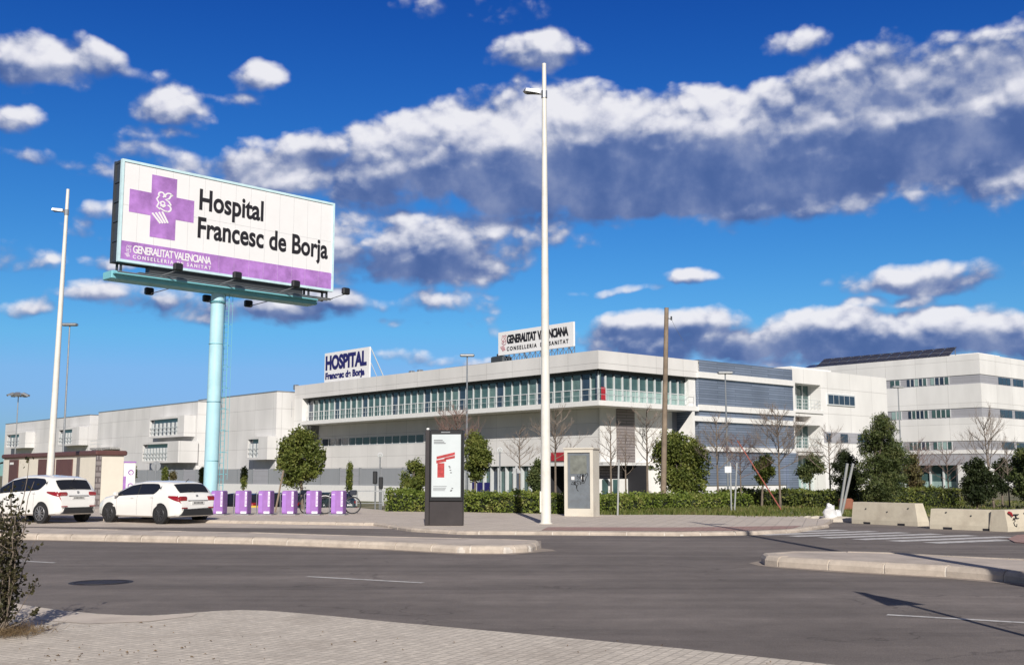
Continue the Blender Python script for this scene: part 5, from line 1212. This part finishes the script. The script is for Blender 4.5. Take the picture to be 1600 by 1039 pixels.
        b.add(V, [(i * (ny + 1) + j, (i + 1) * (ny + 1) + j, (i + 1) * (ny + 1) + j + 1, i * (ny + 1) + j + 1) for i in range(nx) for j in range(ny)])
        return b.build(nm, mt, body, smooth=True)
    lid(S['rg'][0], S['rg'][1], .93, 'rear_window', 'carglass')
    wx = [p[0] for p in S['top']]; lid(w1 - .62, w1 + .06, 1.0, 'windscreen', 'carglass')
    # rear details
    zr_ = prof(S['rg'][0])[-1][1]; b = MB(); b.path([(S['rg'][0] - L_ / 2 - .03, .0, zr_ + .01), (S['rg'][0] + .07 - L_ / 2, .22, prof(S['rg'][0] + .07)[-1][1] + .03)], .012, n=4); b.build('rear_wiper', 'darkplastic', body)
    b = MB(); b.tube((S['top'][2][0] - L_ / 2 - .05, 0, S['top'][2][1] - .06), (S['top'][2][0] - L_ / 2 + .03, 0, S['top'][2][1] - .06), .05, n=14); b.build('badge', 'metal', body)
    P0 = prof(0.0); xr = -L_ / 2
    b = MB(); wv = S['w'][1][1]
    b.add([(xr - .02, -wv * S['diff'], S['bot'][0][1] - .05), (xr - .02, wv * S['diff'], S['bot'][0][1] - .05), (xr - .025, wv * S['diff'] * .86, S['bot'][0][1] + .17), (xr - .025, -wv * S['diff'] * .86, S['bot'][0][1] + .17),
           (xr + .25, -wv * 1.05, S['bot'][0][1] - .06), (xr + .25, wv * 1.05, S['bot'][0][1] - .06), (xr + .2, wv * .9, S['bot'][0][1] + .17), (xr + .2, -wv * .9, S['bot'][0][1] + .17)], [(0, 1, 2, 3), (4, 0, 3, 7), (1, 5, 6, 2), (0, 4, 5, 1), (3, 2, 6, 7)]); b.build('rear_diffuser', 'darkplastic', body)
    zp = S['plz']; zz_ = min(zp, .86 if S is HATCH else 1.0)
    b = MB(); b.box((xr - .012 + (.02 if zp > .8 else 0), -.26, zp - .115), (xr + .03, .26, zp)); b.build('number_plate', 'plate', body)
    b = MB(); 
    for i in range(7): b.box((xr - .016 + (.02 if zp > .8 else 0), -.2 + i * .058, zp - .09), (xr - .0125 + (.02 if zp > .8 else 0), -.2 + i * .058 + .032, zp - .03))
    b.build('plate_marks', 'darkplastic', body)
    b = MB(); b.box((xr - .01, -.42, zp + .015), (xr + .04, .42, zp + .03)); b.build('tailgate_handle', 'metal', body)
    for s in (1, -1):
        b = MB(); b.box((xr - .022, s * wv * .62, S['bot'][0][1] + .19), (xr + .02, s * wv * .92, S['bot'][0][1] + .225)); b.build('reflector', 'taillight', body)
        xm = w1 - .12; q = at(xm, 6.2); b = MB(); b.bbox((q.x - .02, s * (q.y + .04), q.z - .02), (q.x + .12, s * (q.y + .20), q.z + .12), .03); b.build('door_mirror', paint, body)
        for xh in (S['split'][0] - .75, S['split'][0] + .28):
            q = at(xh, 5.0); b = MB(); b.bbox((q.x - .08, s * (q.y - .01), q.z - .02), (q.x + .08, s * (q.y + .025), q.z + .012), .006); b.build('door_handle', paint, body)
        for xd in (S['ax'][0] + .42, S['split'][0] + .03, S['win'][1] - .03):
            b = MB(); P = [at(xd + .0 * k, k) for k in np.linspace(2.3, 5.9, 8)]; b.path([(p.x, s * (p.y + .001), p.z) for p in P], .0035, n=3); b.build('door_seam', 'darkplastic', body)
    b = MB(); b.path([(S['win'][0] - .3 - L_ / 2, 0, prof(S['win'][0] - .3)[-1][1]), (S['win'][0] - .45 - L_ / 2, 0, prof(S['win'][0] - .3)[-1][1] + .10)], .012, n=5); b.build('antenna', 'darkplastic', body)
    for x in S['ax']:
        for s in (1, -1):
            yo = float(np.interp(x, *zip(*S['w']))); r_ = S['r']
            b = MB(); V = []; ns = 22
            for i in range(ns + 1):
                a = math.pi * (1.10 - 1.20 * i / ns); V.append((x - L_ / 2 + (r_ + .055) * math.cos(a), s * (yo + .004), r_ + (r_ + .055) * math.sin(a)))
            b.add(V + [(x - L_ / 2, s * (yo + .004), r_ * .7)], [((i, i + 1, ns + 1) if s < 0 else (i + 1, i, ns + 1)) for i in range(ns)]); b.build('wheel_arch', 'darkplastic', body)
            c0 = Vector((x - L_ / 2, s * (yo - .17), r_)); c1 = Vector((x - L_ / 2, s * (yo + .018), r_))
            b = MB(); b.tube(c0, c1, r_, n=32); b.tube(c1, c1 + Vector((0, s * .012, 0)), r_ - .0, r_ - .03, n=32); tw = b.build('wheel', 'rubber', root, smooth=True)
            b = MB(); e = c1 + Vector((0, s * .014, 0)); b.tube(e, e + Vector((0, s * .006, 0)), r_ * .70, n=28, m=1); b.ring(e + Vector((0, s * .006, 0)), (0, 1, 0), r_ * .68, .014, 28, 5)
            for i in range(S['spk'] * 2):
                a = i * math.pi / S['spk'] + .3; b.tube(e + Vector((0, s * .016, 0)), e + Vector((r_ * .66 * math.cos(a), s * .012, r_ * .66 * math.sin(a))), .022, .014, n=5)
            b.tube(e, e + Vector((0, s * .025, 0)), .05, n=12)
            M.setdefault('alloy_d', mat('dark alloy', (.07, .07, .075), rough=.4, metal=.5)); b.build('rim', ['alloy' if S['alloy'] > .2 else 'alloy_d', 'darkplastic'], tw)
    return root
def place_car(spec, paint, rear_wheel_px, head_deg, label, group=None, z=0.0, s=1.0):
    """heading measured from straight ahead towards the left; the near rear wheel stands at the given photo point"""
    q = G(*rear_wheel_px, z); a = R(90 + head_deg); f = Vector((math.cos(a), math.sin(a), 0)); l = Vector((-f.y, f.x, 0))
    c = q - l * spec['W'] * s + f * (spec['L'] / 2 - spec['ax'][0]) * s; o = car(spec, paint, (c.x, c.y, z), a, label, group); o.scale = (s, s, s); return o
c2 = place_car(HATCH, 'carwhite', (249, 819), 57, 'white hatchback parked nearest the purple docks, rear lights towards the road', s=.98)
c1 = place_car(SUV, 'carwhite', (62, 818), 60, 'white high bodied car at the left edge, parked in front of the kiosk', s=.94)
# cars beyond the docks
def far_car(spec, paint, px, d, rz, label):
    t = D(px, 760, d); return car(spec, paint, (t.x, t.y, gz(t.x, t.y)), R(rz), label, 'dark cars parked beyond the docks')
far_car(HATCH, 'carblack', 368, 63, 150, 'black car parked behind the two left purple docks')
far_car(HATCH, 'carblack', 436, 65, 150, 'black car parked behind the fourth dock and the leaning stake')
far_car(HATCH, 'cargreen', 503, 66, 150, 'dark green car parked behind the last two docks')
o = far_car(HATCH, 'carwhite', 226, 60, 150, 'white car showing only its roof between the kiosk and the second white car'); del o['group']

# ------------------------------------------------------------------ vegetation
def quads(name, C, U, V_, m, extra=None, parent=None):
    """many four-sided leaves: centres C, half axes U and V"""
    n = len(C); co = np.empty((n, 4, 3)); co[:, 0] = C - U; co[:, 1] = C - V_; co[:, 2] = C + U; co[:, 3] = C + V_
    me = bpy.data.meshes.new(name); vs = co.reshape(-1, 3); nv = len(vs)
    ev, ef = ([], []) if extra is None else (extra.v, extra.f)
    tot_v = nv + len(ev); loops = list(range(nv)); starts = list(range(0, nv, 4)); totals = [4] * n; mi = [0] * n
    for f, mm in zip(ef, (extra.m if extra else [])):
        starts.append(len(loops)); totals.append(len(f)); loops += [i + nv for i in f]; mi.append(mm)
    me.vertices.add(tot_v); me.vertices.foreach_set('co', np.concatenate([vs.reshape(-1), np.array(ev, float).reshape(-1)]) if ev else vs.reshape(-1))
    me.loops.add(len(loops)); me.loops.foreach_set('vertex_index', loops); me.polygons.add(len(starts)); me.polygons.foreach_set('loop_start', starts)
    me.polygons.foreach_set('loop_total', totals)
    for x in (m if isinstance(m, (list, tuple)) else [m]): me.materials.append(M[x] if isinstance(x, str) else x)
    me.polygons.foreach_set('material_index', mi); me.update(calc_edges=True); me.validate()
    o = bpy.data.objects.new(name, me); COL.objects.link(o)
    if parent: o.parent = parent
    return o
def leafset(n, pts, size, aspect=.55, up=.3, jitter=.5):
    U = rng.normal(size=(n, 3)); U[:, 2] += up; U /= np.linalg.norm(U, axis=1)[:, None]
    W = rng.normal(size=(n, 3)); W -= (W * U).sum(1)[:, None] * U; W /= np.linalg.norm(W, axis=1)[:, None]
    s = size * (1 - jitter / 2 + jitter * rng.random((n, 1)))
    return pts, U * s, W * s * aspect
M['leaf'] = leaf_mat('garden leaves', [(.035, .05, .012), (.09, .12, .024), (.16, .185, .04), (.25, .25, .07)], 1.6)
M['leafhedge'] = leaf_mat('hedge leaves', [(.05, .075, .014), (.12, .17, .026), (.20, .25, .045), (.27, .26, .08)], 1.1)
M['leafpine'] = leaf_mat('pine needles', [(.024, .04, .013), (.058, .082, .026), (.11, .135, .045), (.18, .185, .07)], 1.3)
M['leafdark'] = leaf_mat('dark leaves', [(.014, .024, .010), (.032, .046, .016), (.062, .076, .028)], 1.3)
M['leafbrown'] = leaf_mat('brownish leaves', [(.06, .045, .02), (.12, .09, .04), (.14, .13, .05), (.19, .15, .08)], 1.3)
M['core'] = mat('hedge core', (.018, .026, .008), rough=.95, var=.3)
M['bark'] = mat('bark', (.17, .135, .105), rough=.95, var=.3, scale=6, bump=.5, bscale=25)
M['twig'] = mat('pale twigs', (.20, .16, .13), rough=.9, var=.25, scale=4)
M['twigred'] = mat('reddish twigs', (.19, .12, .10), rough=.9, var=.25, scale=4)
def crown_points(n, lobes, shell=.55):
    """points spread through overlapping uneven lobes (cx, cy, cz, rx, ry, rz), thicker towards each lobe's skin"""
    w = np.array([l[3] * l[4] * l[5] for l in lobes]) ** .67; w /= w.sum(); idx = rng.choice(len(lobes), n, p=w); Lb = np.array(lobes)[idx]
    d = rng.normal(size=(n, 3)); d /= np.linalg.norm(d, axis=1)[:, None]; r = shell + (1 - shell) * rng.random((n, 1)); r = r ** .8
    r *= 1 + .10 * np.sin(d[:, :1] * 7 + Lb[:, :1] * 3) + .08 * np.sin(d[:, 2:3] * 9 + 2) + .11 * rng.normal(size=(n, 1))
    return Lb[:, :3] + d * r * Lb[:, 3:6]
def px_box(px0, py0, px1, py1, d):
    a = D(px0, (py0 + py1) / 2, d); b_ = D(px1, (py0 + py1) / 2, d); zt = D((px0 + px1) / 2, py0, d).z; zb = D((px0 + px1) / 2, py1, d).z
    return (a.x + b_.x) / 2, abs(b_.x - a.x) / 2, zb, zt
def tree(name, label, cat, box, d, n, size, m, seed, shape='round', trunk_px=None, nl=22, group=None, tilt=0, aspect=.55, clump=20):
    global rng
    rng = np.random.default_rng(seed); rr_ = random.Random(seed)
    cx, hw_, zb, zt = px_box(*box, d); g = gz(cx, d); H = zt - zb; r = thing(name, label, cat, (cx, d, g), 0, group)
    zb -= g; zt -= g
    lobes = []
    for i in range(nl):
        t = (i + .5) / nl
        if shape == 'round': wv = math.sin(math.pi * (.10 + .84 * t)) ** .75
        elif shape == 'cone': wv = (1 - t) ** .8 * .92 + .10 if t > .12 else .72
        elif shape == 'pine': wv = min(1, (t / .16) ** .6) * (1 - t ** 2.6) ** .8 + .12
        elif shape == 'box': wv = .95 if t < .93 else .8
        elif shape == 'column': wv = .8 * math.sin(math.pi * (.12 + .80 * t)) ** .4
        a = rr_.uniform(0, 6.28); q = rr_.uniform(.25, .72)
        rad = hw_ * rr_.uniform(.26, .52) * (wv ** .5); z = zb + H * (.08 + .86 * t)
        lobes.append((math.cos(a) * hw_ * wv * q + tilt * t, math.sin(a) * hw_ * wv * q, z, rad * 1.15, rad * 1.15, min(H * .16, rad * .85)))
        if shape == 'column': lobes[-1] = (tilt * t, 0, z, hw_ * wv, hw_ * wv, H / nl * 1.6)
    nc = n // clump; cc = crown_points(nc, lobes, .45)
    P = np.repeat(cc, clump, 0) + rng.normal(size=(nc * clump, 3)) * size * 1.35
    lim = hw_ * 1.10; P[:, 0] = np.clip(P[:, 0], -lim, lim)
    C, U, W = leafset(len(P), P, size, aspect)
    quads('crown', C, U, W, m, parent=r)
    b = MB(); tx = 0 if trunk_px is None else (D(trunk_px, 780, d).x - cx); tr = max(.05, hw_ * .07)
    top = (tilt * .6, 0, zb + H * .6); b.path([(tx, 0, 0), (tx * .8, 0, max(.1, zb * .6)), (tx * .3, .03, zb + H * .2), top], [tr * 1.25, tr, tr * .8, tr * .35], n=8)
    for i in range(9):
        l = lobes[rr_.randrange(len(lobes))]; s = zb + H * rr_.uniform(.0, .45); b.path([(tx * .3, 0, max(.2, min(s, l[2]))), ((l[0] + tx * .3) / 2, l[1] / 2, (s + l[2]) / 2), l[:3]], [tr * .45, tr * .3, tr * .12], n=5)
    b.build('trunk', 'bark', r, smooth=True)
    return r
def bare_tree(label, px, pyb, pyt, d, hwp, seed, m='twig', lean=0, start=.38, group=None, dens=1.0, name='bare_tree', updir=.55):
    rr_ = random.Random(seed); q = D(px, 780, d); g = gz(q.x, d); r = thing(name, label, 'tree', (q.x, d, g), 0, group)
    H = D(px, pyt, d).z - g; hw_ = hwp / 1724 * d; b = MB(); t0 = max(.035, H * .011)
    b.path([(0, 0, 0), (lean * .3, 0, H * start * .5), (lean * .5, .02, H * start), (lean * .8, .03, H * .72), (lean, 0, H * .97)], [t0 * 1.2, t0, t0 * .9, t0 * .5, .012], n=7)
    b.build('trunk', 'bark', r, smooth=True)
    b = MB()
    def grow(p, dr, L_, rd, lv):
        pts = [p]; x = p.copy(); dd = dr.copy()
        for i in range(3):
            dd = (dd + Vector((rr_.uniform(-.18, .18), rr_.uniform(-.18, .18), rr_.uniform(-.02, .16)))).normalized(); x = x + dd * L_ / 3; pts.append(x.copy())
        b.path(pts, [rd, rd * .8, rd * .6, rd * .38], n=4 if lv else 5)
        if lv >= 3: return
        for i in range(int((5 if lv == 0 else 4) * dens)):
            f = rr_.uniform(.3, 1.0); k_ = min(2, int(f * 3)); s = pts[k_].lerp(pts[k_ + 1], f * 3 - k_)
            nd = (dd + Vector((rr_.uniform(-1, 1), rr_.uniform(-1, 1), rr_.uniform(-.25, .7))) * .8).normalized()
            grow(s, nd, L_ * rr_.uniform(.42, .66), rd * .5, lv + 1)
    nb = int(17 * dens)
    for i in range(nb):
        t = start + (.95 - start) * i / nb; a = i * 2.4 + rr_.uniform(-.4, .4); L_ = hw_ * (1.25 - .75 * (t - start) / (1 - start)) * rr_.uniform(.7, 1.1)
        grow(Vector((lean * t, 0, H * t)), Vector((math.cos(a), math.sin(a), updir + rr_.uniform(-.15, .25))).normalized(), L_, t0 * .42, 1 if L_ < 1 else 0)
    b.build('branches', m, r)
    return r
def hedge(label, pa, pb, h, wd, dens, seed, m='leafhedge', size=.055, z=.0, rag=.06):
    global rng
    rng = np.random.default_rng(seed); a = G(*pa, z); c = G(*pb, z); L_ = (c - a).length; r = thing('hedge', label, 'hedge', (a.x, a.y, 0), math.atan2(c.y - a.y, c.x - a.x))
    n = int(dens * (L_ * (h + wd) + 2 * h * wd)); P = np.empty((n, 3)); pick = rng.random(n); fr = L_ * h; tp = L_ * wd; en = h * wd; T = fr * 1.15 + tp + 2 * en
    u = rng.random(n); v = rng.random(n); w_ = rng.random(n)
    isf = pick < fr / T; ist = (pick >= fr / T) & (pick < (fr + tp) / T); rest = ~(isf | ist); le = rest & (w_ < .4); re_ = rest & (w_ >= .4) & (w_ < .8); bk = rest & (w_ >= .8)
    bump = lambda x, y: .07 * np.sin(x * 2.3 + seed) + .05 * np.sin(x * 5.1 + y * 4) + .04 * np.sin(y * 9 + x * 1.7)
    P[:, 0] = u * L_; P[:, 1] = v * wd; P[:, 2] = v * h
    P[isf, 1] = bump(P[isf, 0], P[isf, 2]); P[ist, 2] = h + bump(P[ist, 0], P[ist, 1]) * .8; P[bk, 1] = wd
    P[le, 0] = bump(P[le, 2] * 3, P[le, 1]); P[le, 2] = (w_[le] / .4) * h; P[re_, 0] = L_ + bump(P[re_, 2] * 3, P[re_, 1]); P[re_, 2] = ((w_[re_] - .4) / .4) * h
    P += rng.normal(size=(n, 3)) * np.array([.04, .05, rag])
    C, U, W = leafset(n, P, size, .6, .1)
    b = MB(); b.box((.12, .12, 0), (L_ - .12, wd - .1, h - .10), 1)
    quads('foliage', C, U, W, [m, 'core'], extra=b, parent=r)
    return r
hedge('clipped green hedge on the pavement left of the advertising pillar, nearest the docks', (601, 802.5), (668, 803), .86, 1.5, 380, 1)
hedge('long clipped hedge between the advertising pillar and the grey cabinet', (722, 803.5), (884, 807), .82, 1.4, 380, 2)
hedge('rough low hedge right of the cabinet, grass growing at its foot', (938, 806), (1050, 800), .64, 1.5, 300, 3, rag=.10)
hedge('rough low hedge beyond the timber pole and below the louvres', (1050, 800), (1178, 796), .60, 1.8, 280, 4, rag=.11)
hedge('far clipped hedge behind the white sacks, left of the pine tree', (1120, 791), (1322, 796), .78, 1.6, 240, 5, m='leaf', size=.06)
hedge('far clipped hedge right of the pine tree, behind the barriers', (1372, 794), (1505, 792), .88, 1.5, 240, 6, m='leaf', size=.06)

tree('round_tree', 'round evergreen tree with a forked trunk behind the purple docks', 'tree', (429, 668, 503, 757), 49, 15000, .065, 'leaf', 11, 'round', 474, 26)
tree('shrub', 'leafy shrub behind the hedge, left of the advertising pillar', 'shrub', (621, 718, 672, 776), 52, 7000, .06, 'leaf', 12, 'round', None, 14)
tree('small_tree', 'leafy small tree rising just right of the advertising pillar', 'tree', (716, 676, 770, 752), 50, 8000, .06, 'leaf', 13, 'round', 742, 18)
tree('shrub', 'dark green shrub just left of the tall white street lamp', 'shrub', (822, 718, 853, 775), 52, 4500, .06, 'leafpine', 14, 'round', None, 12)
tree('evergreen_tree', 'broad clipped evergreen tree behind the timber pole', 'tree', (1019, 680, 1107, 776), 56, 20000, .07, 'leaf', 15, 'box', 1065, 34)
tree('small_tree', 'small round evergreen tree under the red bar in front of the louvres', 'tree', (1176, 712, 1213, 757), 54, 5000, .055, 'leaf', 16, 'round', 1190, 12)
tree('small_tree', 'small mop headed evergreen tree in front of the recessed balconies', 'tree', (1243, 710, 1286, 752), 58, 5500, .06, 'leafpine', 17, 'round', 1266, 12)
tree('pine_tree', 'tallest pine tree, dense and pointed, behind the left concrete barrier', 'tree', (1334, 642, 1418, 792), 50, 30000, .062, 'leafpine', 18, 'pine', 1360, 44, aspect=.30)
tree('pine_tree', 'low dark pine leaning against the left side of the tallest pine', 'tree', (1296, 702, 1350, 790), 52, 12000, .062, 'leafdark', 19, 'round', 1325, 22, aspect=.35)
tree('small_tree', 'thin brownish olive tree right of the tallest pine', 'tree', (1402, 706, 1444, 770), 56, 4500, .055, 'leafbrown', 20, 'round', 1424, 14)
tree('conical_shrub', 'large dark conical shrub behind the right concrete barrier', 'shrub', (1500, 714, 1552, 789), 50, 13000, .055, 'leafdark', 21, 'pine', 1526, 24)
tree('small_tree', 'dark small tree between the conical shrub and the right edge', 'tree', (1548, 716, 1582, 775), 57, 5000, .06, 'leafdark', 22, 'round', 1566, 12)
tree('evergreen_tree', 'dark evergreen tree cut off by the right edge of the picture', 'tree', (1574, 690, 1660, 792), 52, 14000, .065, 'leafpine', 23, 'round', 1600, 24)
for i, (px, y0_, y1_, d, lab) in enumerate(((208, 731, 749, 78, 'cypress column just right of the violet information column'), (258, 732, 756, 82, 'cypress column right of the round grey sign'), (316, 730, 762, 76, 'slim cypress column against the left side of the pale blue mast'), (381, 730, 762, 76, 'slim cypress column over the second dock'), (546, 726, 772, 70, 'tall cypress column behind the large bicycle'))):
    tree('cypress', lab, 'tree', (px - 4.5, y0_, px + 4.5, y1_), d, 1800, .06, 'leaf', 30 + i, 'column', None, 8, 'cypress columns before the louvred fence')
tree('shrub', 'small brownish shrub beside the round sign post', 'shrub', (265, 736, 275, 750), 82, 800, .06, 'leafbrown', 40, 'round', None, 8)
G1 = 'leafless trees in front of the hospital'
bare_tree('bare tree whose twigs show above the advertising pillar', 712, 0, 636, 62, 36, 1, 'twigred', group=G1, start=.55, dens=1.2)
bare_tree('small bare tree against the white wall, left of the tall street lamp', 812, 0, 668, 66, 24, 2, group=G1, start=.5)
bare_tree('bare tree just right of the tall white street lamp', 868, 0, 640, 60, 36, 3, group=G1, start=.48)
bare_tree('slender bare tree right beside the cabinet', 955, 0, 650, 56, 26, 4, group=G1, start=.42)
bare_tree('thin bare sapling between the cabinet and the timber pole', 978, 0, 672, 58, 20, 5, group=G1, start=.4, dens=.8)
bare_tree('bare tree with long limbs just left of the timber pole', 1012, 0, 634, 56, 34, 6, group=G1, start=.42)
bare_tree('bare tree right of the clipped evergreen, before the louvres', 1122, 0, 648, 54, 36, 7, group=G1, start=.40)
bare_tree('bare tree with dense reddish twigs under the top of the red bar', 1158, 0, 682, 54, 34, 8, 'twigred', group=G1, start=.42, dens=1.25)
bare_tree('wide bare tree between the louvres and the recessed balconies', 1219, 0, 640, 52, 42, 9, group=G1, start=.40, dens=1.25)
bare_tree('bare tree directly behind the white sacks', 1298, 0, 674, 53, 34, 10, 'twig', group=G1, start=.42, dens=1.2)
bare_tree('bare twiggy tree behind the brownish olive tree', 1438, 0, 690, 60, 26, 11, 'twigred', group=G1, start=.45)
bare_tree('thin bare tree in front of the far glazed ground floor', 1483, 0, 700, 56, 30, 12, 'twigred', group=G1, start=.42, dens=.9)
bare_tree('tall bare tree in front of the ward block corner', 1553, 0, 654, 52, 44, 13, group=G1, start=.38, updir=.9, lean=-.3)
bare_tree('thin bare sapling near the right edge of the picture', 1577, 0, 700, 55, 20, 14, group=G1, start=.4, dens=.8)
# stakes of young trees
for a_, b_, lab in (((430, 800), (443, 735), 'wooden tree stake leaning right, left of the round tree trunk'),):
    q = G(*a_, .1); e = D(b_[0], b_[1], q.y + .5); tag(MB().tube(q, e, .04, n=6).build('tree_stake', 'wood'), lab, 'stake')

# what the wind has left on the near pavement
def litter():
    global rng
    rng = np.random.default_rng(5); b = MB(); rr_ = random.Random(5)
    for i in range(90):
        px, py = (rr_.uniform(30, 300), rr_.uniform(968, 1035)) if i < 50 else (rr_.uniform(60, 1250), rr_.uniform(985, 1038))
        q = G(px, py, .07)
        if q.y > 14 or py < 955 + (px - 380) * .075: continue
        s = rr_.uniform(.008, .022); a = rr_.uniform(0, 6.28); c, d_ = math.cos(a) * s, math.sin(a) * s
        b.quad((q.x - c, q.y - d_, .067), (q.x + d_ * .5, q.y - c * .5, .074), (q.x + c, q.y + d_, .067), (q.x - d_ * .5, q.y + c * .5, .079))
    tag(b.build('fallen_leaves', 'dry'), 'dry brown leaf scraps scattered over the near pavement', 'fallen leaves', kind='stuff')
M['dry'] = leaf_mat('dry grass', [(.12, .075, .035), (.22, .15, .08), (.34, .25, .14)], 3)
litter()
# grass and weeds on the verges
def grass(label, region, n, h, seed, m):
    global rng
    rng = np.random.default_rng(seed); a, b_, c, d_ = [G(*p) for p in region]; u = rng.random((n, 1)); v = rng.random((n, 1))
    A = np.array(a) * (1 - u) + np.array(b_) * u; B = np.array(d_) * (1 - u) + np.array(c) * u; P = A * (1 - v) + B * v
    keep = (np.sin(P[:, 0] * 1.9 + seed) + np.sin(P[:, 1] * 2.3 + P[:, 0]) + rng.normal(size=n) * .9) > -.7; P = P[keep]; n = len(P)
    hh = h * (.4 + .8 * rng.random((n, 1))) ; U = np.concatenate([rng.normal(size=(n, 2)) * .30, np.ones((n, 1))], 1) * hh * .5
    W = np.concatenate([rng.normal(size=(n, 2)), np.zeros((n, 1))], 1); W /= np.linalg.norm(W, axis=1)[:, None]; W *= .012 + .016 * rng.random((n, 1))
    P[:, 2] = hh[:, 0] * .45
    o = quads('grass', P, U, W, m); tag(o, label, 'grass', kind='stuff'); return o
M['grass'] = leaf_mat('grass blades', [(.05, .075, .015), (.10, .13, .025), (.17, .18, .05), (.26, .21, .10)], .5)
M['dry'] = leaf_mat('dry grass', [(.12, .075, .035), (.22, .15, .08), (.34, .25, .14)], 3)
grass('rough green grass along the foot of the low hedges', ((938, 808.5), (1200, 808), (1200, 797), (938, 803)), 9000, .26, 1, 'grass')
grass('patchy grass on the verge between the red bar and the barriers', ((1150, 812), (1330, 812), (1345, 788), (1130, 788)), 9000, .18, 2, 'grass')
grass('patchy grass behind the concrete barriers', ((1330, 806), (1640, 812), (1640, 783), (1330, 783)), 9000, .16, 3, 'grass')
grass('thin weeds along the foot of the cabinet hedge', ((724, 806), (882, 809), (882, 804), (724, 803)), 700, .12, 4, 'grass')

# the dark leafy bush at the near left
def near_bush():
    global rng
    rng = np.random.default_rng(77); rr_ = random.Random(77); q = G(8, 990, .06); r = thing('roadside_bush', 'dark twiggy bush with small round leaves at the near left corner', 'bush', (q.x, q.y, .06))
    b = MB(); pts = []
    D_ = q.y; X = lambda px: (px - CX) / 1735 * D_ - q.x; Z = lambda py: D(20, py, D_).z - .06
    stems = []
    for i in range(17):
        px = rr_.uniform(-90, 34) if i < 12 else rr_.uniform(0, 46); pt = rr_.uniform(752, 850); stems.append((X(px), Z(pt), rr_.uniform(-.25, .35), 1))
    stems += [(X(46), Z(752), 0, .55), (X(30), Z(720), .1, .3), (X(34), Z(785), -.1, .8), (X(44), Z(815), -.1, 1), (X(-20), Z(742), .1, .8), (X(8), Z(752), .1, 1)]
    for x, z, y, dn in stems:
        P = [Vector((rr_.uniform(-.12, .05), rr_.uniform(-.1, .1), 0))]; k = 9
        for j in range(1, k + 1):
            t = j / k; P.append(Vector((x * t ** 1.15 + rr_.uniform(-.02, .02), y * t + rr_.uniform(-.02, .02), z * t ** .92)))
        b.path(P, [.009 - .006 * t / k for t in range(k + 1)], n=4)
        for j in range(2, k + 1):
            for s in range(int(9 * dn)):
                p = P[j - 1].lerp(P[j], rr_.random()) + Vector((rr_.gauss(0, .04), rr_.gauss(0, .05), rr_.gauss(0, .03))); pts.append(p)
            if rr_.random() < .5 * dn:
                e = P[j] + Vector((rr_.uniform(-.16, .16), rr_.uniform(-.12, .12), rr_.uniform(.02, .14))); b.path([P[j], e], [.004, .002], n=3); pts += [P[j].lerp(e, rr_.random()) + Vector((rr_.gauss(0, .015),) * 3) for _ in range(9)]
    for (x1, z1, c) in ((X(70), Z(903), 8), (X(74), Z(948), 7), (X(36), Z(890), 14)):
        P = [Vector((0, -.05, .05)), Vector((x1 * .5, -.08, z1 * .45)), Vector((x1, -.1, z1))]; b.path(P, [.006, .004, .002], n=4)
        for s in range(c * 3): pts.append(P[1].lerp(P[2], .55 + .45 * rr_.random()) + Vector((rr_.gauss(0, .02), rr_.gauss(0, .03), rr_.gauss(0, .015))))
    b.build('stems', 'bark', r)
    A = np.array([p[:] for p in pts]); C, U, W = leafset(len(A), A, .021, .75, .2)
    M['leafnear'] = leaf_mat('dusty dark leaves', [(.022, .018, .012), (.035, .035, .015), (.06, .055, .022), (.10, .08, .045)], 6)
    quads('leaves', C, U, W, 'leafnear', parent=r)
    n = 1500; t = rng.random((n, 1)); a = rng.normal(size=(n, 2)) * np.array([.17, .16]); P = np.concatenate([a + np.array([.02, -.05]), np.zeros((n, 1))], 1); hh = .07 + .20 * rng.random((n, 1)) ** 2
    U = np.concatenate([rng.normal(size=(n, 2)) * .9, .5 * np.ones((n, 1))], 1) * hh * .5; W = np.concatenate([rng.normal(size=(n, 2)), np.zeros((n, 1))], 1); W /= np.linalg.norm(W, axis=1)[:, None]; W *= .0028; P += U * .9; P[:, 2] = np.abs(P[:, 2]) + .005
    o = quads('dry_grass', P, U, W, 'dry'); o.location = r.location; tag(o, 'tangle of dry straw coloured grass at the foot of the near bush', 'grass', kind='stuff')
near_bush()
print('objects', len(bpy.data.objects))
